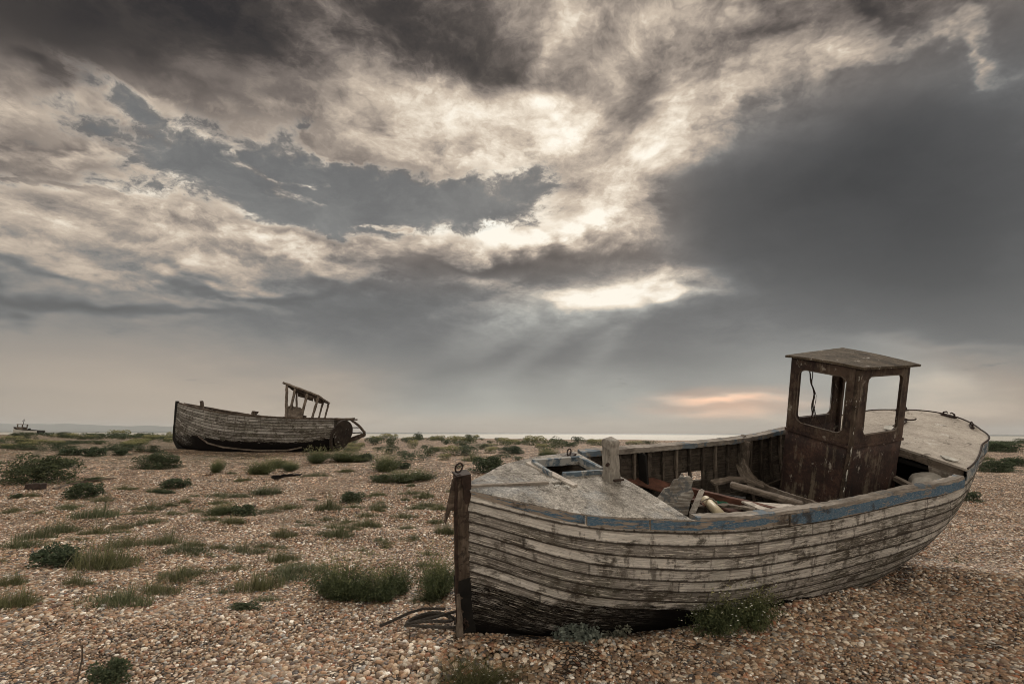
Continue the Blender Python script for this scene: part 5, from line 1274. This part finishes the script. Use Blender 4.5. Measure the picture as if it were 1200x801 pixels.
PLANTS = [
('K',-14.11,14.8,1.834,0.999,'big dark green bush at the left edge, the largest on the open shingle'),
('K',-16.4,18.11,0.915,0.478,'rounded dark bush joined to the right shoulder of the biggest left-edge bush'),
('K',-19.19,21.75,0.957,0.371,'long flat dark bush just beyond the biggest left-edge bush'),
('K',-18.37,22,0.968,0.5,'dark dome bush with a pale fleck between the biggest bush and the lone round one'),
('K',-17.65,22.69,0.768,0.344,'low dark bush on the far side of the bare shingle near the distant wreck'),
('K',-13.32,18.76,1.454,0.708,'round dark bush with grey lower leaves, alone left of the distant wreck'),
('K',-10.84,12.9,0.817,0.457,'dark ragged bush on bare shingle right of the rusty brown box'),
('K',-9.7,14.66,0.785,0.33,'dark spreading kale clump below the bow of the distant wreck'),
('K',-9.54,13.83,0.6,0.155,'thin blackish creeping plant touching the kale clump below the distant bow'),
('K',-12.55,12.91,0.258,0.145,'tiny dark plant left of the rusty brown box'),
('K',-12.73,15.3,0.513,0.144,'flat dark plant at the right end of the grey driftwood branch'),
('B',-10.32,17.66,0.475,0.565,'small upright yellow-green bush standing alone in front of the distant wreck'),
('B',-8.88,17.75,0.806,0.635,'bright round bush, leftmost of the row in front of the distant wreck'),
('B',-8.95,19.16,0.774,0.47,'middle bush of the row in front of the distant wreck'),
('B',-8.14,18.5,0.592,0.384,'small bush at the right end of the row in front of the distant wreck'),
('B',-8.15,20.86,1.056,0.67,'bush with pale heads close under the stern of the distant wreck'),
('B',-7.13,21.59,1.385,0.653,'wide bush right behind the round transom of the distant wreck'),
('K',-6.36,21.97,0.891,0.416,'dark low bush at the right end of the scrub behind the distant transom'),
('B',-4.68,18.62,1.191,0.772,'tall domed bush, the highest on the shingle between both boats'),
('K',-4.15,19.35,0.522,0.292,'dark lobe at the right foot of the tall domed bush'),
('K',-4.18,15.97,0.696,0.3,'dark left end of the long low bush in the middle of the shingle'),
('B',-3.29,16.17,1.248,0.516,'long low green bush below the tall domed one'),
('K',-3.94,12.7,0.592,0.331,'dark leafy clump halfway between the distant wreck and the near bow'),
('K',-5.86,11.08,0.514,0.308,'dark leafy clump with dead stalks on its left side'),
('B',-6.23,10.97,0.472,0.305,'pale green clump left of the one with dead stalks'),
('K',-0.92,18.5,1.183,0.697,'dark kale clump on the shingle behind the near foredeck'),
('K',0.02,26.43,1.343,0.502,'wide grey-green bush behind the near boat, below the shoreline'),
('G',-1.63,22.21,0.825,0.63,'tall yellowish grass tuft beyond the dark kale clump'),
('B',1.75,23.8,0.724,0.496,'round bright bush rising behind the foredeck of the near boat'),
('B',-1.86,5.78,0.594,0.541,'big feathery bush with yellow-green tops, leftmost of the three near the bow'),
('B',-1.41,5.88,0.511,0.467,'feathery bush in the middle of the three left of the near bow'),
('B',-0.87,6.05,0.507,0.546,'feathery bush standing right behind the stem of the near boat'),
('G',-0.99,5.83,0.413,0.126,'low fringe of grass at the foot of the feathery bushes'),
('G',-2.72,6.62,0.75,0.168,'long low mat of grass running left from the big feathery bush'),
('G',-2.98,6.23,0.403,0.338,'tall thin grass tuft left of the big feathery bush'),
('K',-2.69,5.35,0.325,0.096,'small dark flat plant on bare shingle below the long grass mat'),
('G',-2.64,5.69,0.274,0.102,'small tuft just above the dark flat plant'),
('K',-6.36,7.25,0.59,0.396,'blackish leafy bush in the left foreground beside long grass'),
('G',-5.65,7.08,0.806,0.438,'large grass clump right of the blackish leafy bush'),
('G',-4.23,5.57,0.536,0.26,'dense slanting grass tuft, nearest large one on the left'),
('G',-4.14,6.12,0.415,0.221,'ragged tuft right of and above the nearest slanting grass'),
('G',-5.1,6.15,0.278,0.222,'wispy tuft with pale dead stems between the blackish bush and the slanting grass'),
('G',-4.2,6.77,0.484,0.197,'rounded green tuft below the middle of the left foreground'),
('K',-3.05,4.05,0.267,0.227,'dark leafy plant at the bottom edge, left side'),
('G',-5.16,5.48,0.334,0.256,'dense dark tuft cut by the left edge low in the picture'),
('G',-5.91,6.2,0.24,0.224,'small dark tuft cut by the left edge above the dense one'),
('G',-7.62,8.05,0.553,0.206,'flat grass strip cut by the left edge'),
('G',-7.9,8.55,0.449,0.346,'taller grass above the flat strip at the left edge'),
('P',0.9,4.89,0.264,0.235,'pale grey-green sea kale against the black keel, right one of two'),
('P',0.58,4.74,0.315,0.252,'pale grey-green sea kale against the black keel, left one of two'),
('F',1.89,4.89,0.529,0.401,'flowering bush with tiny white blooms hiding the bilge of the near boat'),
('F',2.3,5.02,0.415,0.412,'grey-green right half of the flowering growth beside the near hull'),
('F',-0.27,3.96,0.681,0.153,'low mat with tiny white flowers at the bottom edge below the coiled rope'),
('K',12.18,13.54,0.632,0.354,'small dark plant alone beside the stern of the near boat'),
('K',21.16,21.83,2.059,0.618,'long dark bush on the shingle right of the stern'),
('K',44.21,45.2,4.294,1.116,'dark scrub bank beyond the stern, against the sea at right'),
('K',25.45,25.28,1.109,0.573,'dark bush cut by the right edge between two scrub banks'),
('G',6.54,7.66,0.2,0.084,'tiny dark weed alone on the shingle right of the near hull'),
('G',29.06,30.75,0.728,0.291,'tiny green weed between the two scrub banks right of the stern'),
('G',-8.34,9.51,0.501,0.263,'M'),
('G',-8.47,10.34,0.684,0.383,'M'),
('G',-7.36,9.11,0.51,0.269,'M'),
('G',-6.16,8.28,0.57,0.213,'M'),
('G',-5.59,8.3,0.408,0.305,'M'),
('G',-4.85,7.69,0.552,0.183,'M'),
('G',-8.25,11.63,0.54,0.195,'M'),
('G',-7.98,11.97,0.318,0.111,'M'),
('G',-3.73,6.98,0.318,0.127,'M'),
('G',-3.22,7.35,0.359,0.295,'M'),
('G',-4.18,8.01,0.55,0.205,'M'),
('G',-3,8.95,0.441,0.247,'M'),
('G',-3.96,8.93,0.381,0.246,'M'),
('G',-3.91,9.84,0.357,0.145,'M'),
('G',-4.05,11.31,0.45,0.42,'M'),
('G',-5.46,11.46,0.456,0.17,'M'),
('G',-6.81,11.13,0.332,0.124,'M'),
('G',-6.71,13.9,0.696,0.286,'M'),
('G',-5.42,9.98,0.395,0.185,'M'),
('G',-5.92,10.2,0.371,0.151,'M'),
('G',-7.67,13.17,1.317,0.098,'M'),
('G',-6.61,17.24,0.811,0.227,'M'),
('G',-6.02,18.3,0.554,0.172,'M'),
('G',-9.84,17.72,0.298,0.167,'M'),
('G',-2.64,13.58,0.544,0.203,'M'),
('G',-2.17,11.85,0.512,0.176,'M'),
('G',-1.59,11.36,0.302,0.211,'M'),
('G',-1.54,10.44,0.311,0.135,'M'),
('G',-2.22,10.69,0.46,0.159,'M'),
('G',-1.99,9.66,0.446,0.125,'M'),
('G',-1.71,8.73,0.315,0.128,'M'),
('G',-1.17,9.1,0.329,0.252,'M'),
('G',-2.82,9.94,0.426,0.22,'M'),
('G',-3.31,10.16,0.269,0.113,'M'),
('G',-2.05,8.49,0.25,0.156,'M'),
('G',-2.34,8.05,0.263,0.088,'M'),
('G',-2.12,7.73,0.202,0.099,'M'),
('G',-3.81,6.52,0.19,0.095,'M'),
('G',-3.35,6.17,0.239,0.111,'M'),
('G',-4.45,7.6,0.248,0.083,'M'),
('G',-7.47,11.28,0.262,0.084,'M'),
('G',-7.24,9.99,0.33,0.129,'M'),
('G',-10,10.88,0.216,0.101,'M'),
('G',-8.75,11.2,0.26,0.104,'M'),
('G',-7,9.26,0.305,0.102,'M'),
('G',-10.84,11.1,0.442,0.165,'M'),
('G',-3.7,8.4,0.275,0.092,'M'),
('G',-3.2,12.45,0.29,0.116,'M'),
('G',-3.01,11.4,0.303,0.169,'M'),
('G',-3.68,16.93,0.569,0.127,'M'),
('G',-1.72,14.42,0.338,0.162,'M'),
('G',-4.32,10.48,0.243,0.097,'M'),
('G',-1.29,7.99,0.261,0.117,'M'),
('G',-3.33,9.64,0.431,0.173,'M'),
('G',-1.65,8.77,0.163,0.119,'M'),
('G',-2.93,6.99,0.409,0.077,'M'),
('G',-8.3,10.68,0.358,0.14,'M'),
('G',-12.68,15.58,0.307,0.205,'M'),
('G',-7.15,8.47,0.406,0.085,'M'),
('G',-8.37,9.54,0.158,0.163,'M'),
('G',-10.22,12.63,0.547,0.183,'M'),
('G',-1.94,12.32,0.382,0.162,'M'),
('G',-2.29,13.05,0.451,0.2,'M'),
('G',-5.36,7.44,0.253,0.084,'M'),
('G',-12.31,13.07,0.292,0.154,'M'),
('G',-6.9,16.88,0.351,0.138,'M'),
('G',-4.6,8.11,0.248,0.117,'M'),
('G',-8.33,8.9,0.473,0.076,'M'),
('G',-2.21,8.67,0.158,0.15,'M'),
('G',-5.69,11.61,0.176,0.088,'M'),
('G',-2.17,13.28,0.261,0.177,'M'),
('G',-1.21,7.14,0.245,0.1,'M'),
('G',-3.3,10.41,0.203,0.158,'M'),
('G',-2.01,8.3,0.162,0.163,'M'),
('G',-9.83,14,0.427,0.197,'M'),
('G',-2.25,11.88,0.378,0.119,'M'),
('G',-9.9,11.77,0.2,0.099,'M'),
('G',-1.14,9.17,0.21,0.08,'M'),
('G',-3.3,6.4,0.252,0.085,'M'),
('G',-2.69,9.87,0.318,0.121,'M'),
('G',-2.96,14.96,0.207,0.154,'M'),
('G',-6.85,7.9,0.375,0.159,'M'),
('G',-2.93,9.58,0.195,0.12,'M'),
('G',-3.52,13.55,0.301,0.142,'M'),
('G',-1.48,6.05,0.409,0.102,'M'),
('G',-3.82,10.67,0.337,0.111,'M'),
('G',-9.62,11.11,0.302,0.186,'M'),
('G',-2.97,6.79,0.285,0.096,'M'),
('G',-10.63,13.94,0.492,0.19,'M'),
('G',-3.62,11.69,0.461,0.16,'M'),
('G',-3.08,9.33,0.28,0.146,'M'),
('G',-7.02,12.26,0.466,0.162,'M'),
('G',-2.1,12.29,0.424,0.151,'M'),
('G',-8.48,16.2,0.306,0.181,'M'),
('G',-3.07,10.87,0.401,0.166,'M'),
('G',-5.1,11.75,0.447,0.175,'M'),
('G',-3.07,11.81,0.499,0.16,'M'),
('G',-1.03,6.59,0.288,0.112,'M'),
('G',-3.57,13.36,0.552,0.144,'M'),
('G',-3.32,9.12,0.4,0.092,'M'),
('G',-4.06,8.42,0.365,0.113,'M'),
('G',-3.06,9.63,0.377,0.15,'M'),
('G',-12.93,14.98,0.366,0.169,'M'),
('G',-5.12,12.85,0.423,0.091,'M'),
('G',-8.45,10.62,0.184,0.093,'M'),
('G',-9.87,11.79,0.243,0.086,'M'),
('G',-7.11,10.75,0.384,0.142,'M'),
('G',-2.65,12.74,0.18,0.133,'M'),
('G',-7.81,12.24,0.219,0.177,'M'),
('G',-10.86,11.28,0.388,0.091,'M'),
('G',-7.05,10.13,0.363,0.177,'M'),
('G',-5.02,8.09,0.405,0.132,'M'),
('G',-9.88,11.35,0.384,0.142,'M'),
('G',-1.01,6.86,0.32,0.098,'M'),
('G',-7.23,7.41,0.175,0.12,'M'),
('G',-8.28,9.56,0.37,0.165,'M'),
('G',-7.09,11.48,0.254,0.114,'M'),
('G',-4.28,6.61,0.417,0.145,'M'),
('G',-7.42,9.72,0.493,0.127,'M'),
('G',-7.95,11.11,0.522,0.134,'M'),
('G',-7.09,12.22,0.222,0.154,'M'),
('G',-8.03,10.89,0.446,0.168,'M'),
('G',-8.64,16.12,0.315,0.214,'M'),
('K',-11.26,40.53,1.928,0.694,'N'),
('K',-8.3,33.83,0.976,0.707,'N'),
('B',-10.01,33.58,0.513,0.319,'N'),
('B',-18.8,54.84,1.866,0.627,'N'),
('K',-15.87,50.56,1.548,0.578,'N'),
('K',-11.77,63.1,1.718,1.083,'N'),
('B',-6.38,32.28,0.712,0.491,'N'),
('B',-13.37,62.58,0.959,0.358,'N'),
('B',-8.95,57.45,0.977,0.438,'N'),
('K',-5.98,44.81,1.219,0.512,'N'),
('B',-5.35,48.72,2.485,0.65,'N'),
('K',-3.88,49.01,1.333,0.933,'N'),
('K',-3.04,32.86,1.45,0.5,'N'),
('K',-1.89,29.74,1.009,0.396,'N'),
('K',-6.08,24.84,1.177,0.471,'N'),
('K',-5.25,23.95,0.729,0.318,'N'),
('K',-4.24,21.72,0.88,0.452,'N'),
('K',-3.85,24.06,1.059,0.456,'N'),
('B',-3.02,22.47,0.608,0.255,'N'),
('B',-2.93,24.56,1.081,0.419,'N'),
('K',-2.27,25.09,1.359,0.476,'N'),
('K',-2.05,19.45,0.524,0.183,'N'),
('B',-0.65,39.85,1.219,0.531,'N'),
('K',1.25,50.79,1.123,0.58,'N'),
('B',1.92,41.15,2.237,0.705,'N'),
('K',2.97,33.36,1.359,0.824,'N'),
('K',4.41,37.96,1.031,0.433,'N'),
('K',7.49,54.75,1.49,0.834,'N'),
('B',7.61,44.56,1.969,0.509,'N'),
('B',8.29,42.28,1.436,0.402,'N'),
('B',12.38,50.07,2.042,0.381,'N'),
('K',15.56,55.3,1.881,0.421,'N'),
('K',-2.06,49.42,0.84,0.376,'N'),
('K',1.9,27.75,0.846,0.316,'N'),
('K',0.4,22.33,0.604,0.211,'N'),
('K',-0.38,23.79,0.805,0.225,'N'),
('K',-7.57,28,0.665,0.213,'N'),
('B',-8.36,26.44,0.806,0.251,'N'),
('K',-5.19,30.74,0.834,0.292,'N'),
('B',-1.09,26.33,0.714,0.3,'N'),
('K',-78.05,88,1.05,0.504,'C'),
('K',-79.85,88,0.6,0.336,'C'),
('K',-72.49,88,0.9,0.42,'C'),
('K',-64.77,84.94,0.724,0.405,'C'),
('K',-64.77,91.04,1.086,0.347,'C'),
('K',-54.85,79.01,0.538,0.301,'C'),
('K',-13.5,70.43,1.199,0.671,'C'),
('K',-10.87,71.32,1.093,0.612,'C'),
('K',-6.14,72.76,0.991,0.832,'C'),
('K',-3.85,65.44,0.668,0.374,'C'),
('K',-1.67,59.35,0.808,0.566,'C'),
('K',-0.14,54.44,0.926,0.415,'C'),
('K',2.32,51.52,0.701,0.393,'C'),
('K',5.07,49.35,0.839,0.376,'C'),
('K',-76.9,90.33,1.232,0.517,'C'),
('K',-68.74,88,0.75,0.336,'C'),
('G',-47.13,60.1,2.775,0.41,'L'),
('K',-26,34.69,1.454,0.338,'L'),
('K',-19.49,24.57,1.27,0.206,'L'),
('K',-38.23,52.77,1.663,0.552,'L'),
('K',-61.94,67.23,3.337,0.609,'L'),
('K',-18.26,24.46,0.627,0.206,'L'),
('K',-17.16,24.25,0.979,0.197,'L'),
('K',-52.27,70.7,2.054,0.736,'L'),
('G',-59.39,74.93,3.561,0.849,'L'),
('K',-55.34,71.04,3.694,0.496,'L'),
('K',-46.59,63.42,3.422,0.724,'L'),
('K',-42.16,60.15,2.604,0.486,'L'),
('K',-35.69,35.53,1.464,0.337,'L'),
('K',-50.66,50.46,2.119,0.503,'L'),
('G',-26.99,27.56,0.886,0.252,'L'),
('G',-23.02,25.59,1.395,0.166,'L'),
('K',-24.43,25.13,0.986,0.274,'L'),
('G',-36.75,44.17,1.006,0.312,'L'),
('K',-44.1,52.23,1.526,0.41,'L'),
('K',-44.11,49.56,1.047,0.38,'L'),
('K',-49.25,62.29,1.564,0.568,'L'),
('K',-25.38,28.59,1.612,0.181,'L'),
('G',-24.22,23.87,0.534,0.157,'L'),
('K',-36.56,46.56,1.153,0.525,'L'),
('K',-37.4,43.84,2.046,0.345,'L'),
('G',-21.18,23,1.072,0.235,'L'),
('G',-22.78,23.34,1.038,0.24,'L'),
('K',-28.02,40.94,0.891,0.466,'L'),
('K',-27.27,35.72,0.858,0.211,'L'),
('G',-25.8,26.96,1.494,0.256,'L'),
('G',-27.06,26.35,1.413,0.244,'L'),
('K',-25.68,28.17,0.776,0.266,'L'),
('G',-27.7,31,1.653,0.204,'L'),
('K',-23.03,23.37,1.129,0.223,'L'),
('K',-57.74,67.35,3.71,0.528,'L'),
('K',-20.86,26.73,1.015,0.296,'L'),
('K',-30.33,40.58,1.517,0.287,'L'),
('K',-24.35,24.03,1.004,0.227,'L'),
('G',-20.18,22.9,0.776,0.171,'L'),
('K',-51.56,57.27,3.302,0.481,'L'),
('K',-36.59,37.89,0.836,0.348,'L'),
('G',-63.08,92.62,2.105,0.943,'L'),
('K',-55.26,57.03,2.951,0.6,'L'),
('G',-48.1,53.2,1.229,0.578,'L'),
('G',-26.55,26.71,1.226,0.251,'L'),
('G',-52.71,59.39,1.782,0.478,'L'),
('K',-19.42,24.38,1.36,0.166,'L'),
('G',-27.17,32.12,1.293,0.199,'L'),
('K',-49.69,66.55,3.816,0.442,'L'),
('G',-36.81,50.95,1.074,0.448,'L'),
('K',-21.59,24.7,0.984,0.159,'L'),
('K',-30.82,43.89,1.633,0.458,'L'),
('G',-43.69,52.58,2.026,0.535,'L'),
('K',-30.84,41.93,1.059,0.259,'L'),
('G',-19.65,25.29,1.428,0.24,'L'),
('G',-24.31,24.22,0.536,0.166,'L'),
('G',-17.78,25.04,0.576,0.252,'L'),
('K',-22.15,29.21,1.573,0.276,'L'),
('K',-25.7,31.26,1.592,0.295,'L'),
('G',-20.31,26.51,0.805,0.274,'L'),
('K',73.15,73.01,2.002,0.474,'R'),
('K',72.25,72.6,1.318,0.64,'R'),
('K',92.98,91.1,1.927,1.026,'R'),
('K',70.84,68.88,1.775,0.768,'R'),
('K',59.33,62.74,1.333,0.43,'R'),
('K',78.96,80.46,3.064,0.535,'R'),
('K',80.72,77.25,2.906,0.72,'R'),
('K',53.31,55.64,1.766,0.454,'R'),
('K',65.27,66.73,1.652,0.608,'R'),
('K',83.51,86.75,3.448,0.576,'R'),
('K',64.96,65.47,1.116,0.421,'R'),
('K',61.78,59.96,1.441,0.343,'R'),
('K',81.65,78.7,3.226,0.609,'R'),
('K',78.22,78.84,3.545,0.587,'R'),
('K',-2.84,30.76,1.073,0.221,'N'),
('B',2.48,35.59,1.361,0.184,'N'),
('K',-9.59,61.74,2.239,0.496,'N'),
('K',-13.53,42.01,1.432,0.279,'N'),
('G',1.96,32.64,0.866,0.257,'N'),
('G',-1.03,30.14,0.717,0.145,'N'),
('G',-1.54,35.11,1.253,0.172,'N'),
('G',-16.54,46.14,1.108,0.366,'N'),
('G',0.1,42.32,1.482,0.365,'N'),
('G',-5.14,73.27,1.291,0.553,'N'),
('K',-10.66,29.49,0.566,0.196,'N'),
('G',-14.34,44.03,1.294,0.432,'N'),
('K',-4.01,27.1,0.378,0.296,'N'),
('B',-9.98,29.93,0.95,0.333,'N'),
('K',0.03,29.45,0.99,0.259,'N'),
('G',-7.56,68.35,1.156,0.482,'N'),
('G',-3.86,27.13,0.861,0.197,'N'),
('B',-4.87,56.73,1.818,0.392,'N'),
('B',-9.93,31.68,0.906,0.301,'N'),
('G',-15.46,64.92,1.404,0.655,'N'),
('K',-8.89,26.97,0.422,0.202,'N'),
('G',-17.38,69.13,2.007,0.713,'N'),
('K',1.02,44.52,1.12,0.369,'N'),
('K',-10.39,49.74,1.496,0.557,'N'),
('G',-8.82,61.29,1.328,0.519,'N'),
('G',-15.2,55.59,1.656,0.504,'N'),
('G',-13.29,68.53,2.711,0.39,'N'),
('K',8.07,54.66,2.009,0.495,'N'),
('K',4.31,38.21,1.347,0.395,'N'),
('G',-15.71,58.57,0.945,0.338,'N'),
]
# ---------------------------------------------------------------- small things on the shingle
def small_things():
    rnd = random.Random(8)
    def put(mb, name, mat, label, cat, bevel=0):
        c = Vector(np.mean(np.array(mb.v), 0)); o = mb.build(name, mat, None, False, bevel, origin=c); tag(o, label, cat); return o
    mb = MB(); z = tz(-12.88, 13.8); mb.beam([(-13.08, 13.8, z+.07), (-12.72, 13.85, z+.08)], .24, .15, jit=.02, rnd=rnd); box = put(mb, 'rusty_box', M['iron'], 'rusty brown box lying on the shingle just below the biggest left-edge bush', 'box', .01)
    mb = MB(); z = tz(-12.4, 13.9); mb.beam([(-12.5, 13.95, z+.03), (-12.66, 14.6, z+.09), (-12.75, 15.2, z+.07), (-12.9, 15.9, z+.12)], .06, .05, jit=.012, rnd=rnd, seg=.15, taper=lambda k: 1-.6*k)
    mb.beam([(-12.7, 14.7, z+.08), (-12.3, 15.1, z+.16), (-11.9, 15.3, z+.2)], .03, .03, jit=.012, rnd=rnd, seg=.12); put(mb, 'branch', M['frame'], 'thin crooked driftwood branch lying between the biggest bush and the bare shingle', 'driftwood')
    mb = MB(); z = tz(-7.4, 16.5); mb.beam([(-7.62, 16.2, z+.05), (-7.4, 16.6, z+.08), (-7.1, 17.1, z+.06)], .16, .09, jit=.025, rnd=rnd, seg=.1, taper=lambda k: 1.1-.5*k); put(mb, 'charred_plank', M['black'], 'black charred plank on bare shingle below the middle of the distant wreck', 'driftwood')
    mb = MB(); mb.tube([(-3.22, 4.05, -.22), (-3.215, 4.06, -.08), (-3.22, 4.05, .02)], .006, 5); put(mb, 'dead_stalk', M['stem'], 'single dark upright stem beside the leafy plant at the bottom left', 'stem')
    # dead stalks over the clump
    for i, (x, y) in enumerate(((-7.05, 11.3),)):
        mb = MB(); z = tz(x, y)
        for k in range(7): a = rnd.uniform(-.6, 1.); mb.tube([(x, y, z), (x+.2*math.sin(a), y-.1, z+.16), (x+.45*math.sin(a)+rnd.uniform(-.05, .05), y-.2, z+rnd.uniform(.1, .34))], .011, 5, taper=lambda k: 1-.6*k)
        put(mb, 'dead_stalks', M['twig'], 'pale dead stalks fanning beside the dark leafy clump in the middle distance', 'dead plant')
    # old rope by the bow: laid of three strands, loosely coiled
    g = -.22
    def rope(path, r=.0125):
        path = [Vector((p[0], p[1], tz(p[0], p[1])+.008+(p[2]-g))) for p in path]; mb = MB(); D = []
        for a, b in zip(path[:-1], path[1:]):
            n = max(1, int((b-a).length/.012)); D += [a.lerp(b, i/n) for i in range(n)]
        for s in range(3):
            P = []; L = 0
            for i, p in enumerate(D):
                if i: L += (p-D[i-1]).length
                t = (D[min(i+1, len(D)-1)]-D[max(0, i-1)]).normalized(); a = t.cross(Vector((0, 0, 1))).normalized(); b = t.cross(a); q = L*62+s*2.094
                P.append(p+(a*math.cos(q)+b*math.sin(q))*r*.55)
            mb.tube(P, r*.62, 6)
        return mb
    g = -.22
    tail = [(-1.22, 4.98, g+.03), (-1.12, 5.03, g+.05), (-.98, 5.10, g+.09), (-.85, 5.14, g+.11), (-.70, 5.13, g+.10), (-.62, 5.08, g+.07)]
    put(rope(tail), 'rope', M['rope'], 'dark arched rope end rising from the shingle left of the near stem', 'rope')
    coil = []
    for k in range(84):
        a = k*.2; R = .17+.035*math.sin(k*.071)+.02*math.sin(k*.31); coil.append((-.72+.03*math.sin(k*.05)+R*1.3*math.cos(a), 4.76+R*.62*math.sin(a), g+.03+.0005*k+.022*abs(math.sin(a*.9+1))))
    coil += [(-.45, 4.86, g+.13), (-.2, 4.93, g+.06), (.05, 4.95, g+.04), (.2, 4.96, g+.03)]
    put(rope(coil), 'coiled_rope', M['rope'], 'coil of old grey rope on the shingle in front of the near stem', 'rope')
    # chain hanging from the stem foot
    mb = MB(); p0, p1 = Vector((-.40, 4.60, .02)), Vector((-.50, 4.80, g+.05)); n = 11
    for i in range(n):
        c = p0.lerp(p1, i/(n-1))+Vector((.05*math.sin(i*.5), -.03, 0)); e1 = (p1-p0).normalized(); e2 = e1.cross(Vector((math.cos(i*1.57), math.sin(i*1.57), 0))).normalized()
        mb.tube([c+e1*.026*math.cos(q)+e2*.015*math.sin(q) for q in [k*2*math.pi/12 for k in range(13)]], .006, 5)
    put(mb, 'rusty_chain', M['iron'], 'short rusty chain trailing from the foot of the near stem to the shingle', 'chain')
    mb = MB(); mb.beam([(-.32, 4.82, g+.02), (0., 4.76, g+.03), (.22, 4.70, g+.01)], .13, .07, jit=.02, rnd=rnd, seg=.08); put(mb, 'keel_block', M['black'], 'half-buried dark timber under the forefoot of the near boat', 'timber', .01)

def build_sun():
    ld = bpy.data.lights.new('sun', 'SUN'); ld.energy = SUN_E; ld.angle = math.radians(SUN_ANG); ld.color = (1., .93, .83)
    o = bpy.data.objects.new('sun', ld); COL.objects.link(o)
    a, e = math.radians(SUN_LAZ), math.radians(SUN_LEL); d = Vector((math.sin(a)*math.cos(e), math.cos(a)*math.cos(e), math.sin(e)))
    o.rotation_euler = d.to_track_quat('Z', 'Y').to_euler()
SUN_E, SUN_ANG, SUN_LAZ, SUN_LEL = 1.5, 14., 12., 46.
import sys
build_world(); build_camera(); make_materials()
build_ground(); build_sea(); build_hills()
root, bm_, H_ = near_boat()
boat_clutter(bm_, H_)
build_pebbles(H_, bm_.inverted())
far_boat(); third_boat(); small_things(); build_plants()
build_sun()
if HAZE: build_haze()
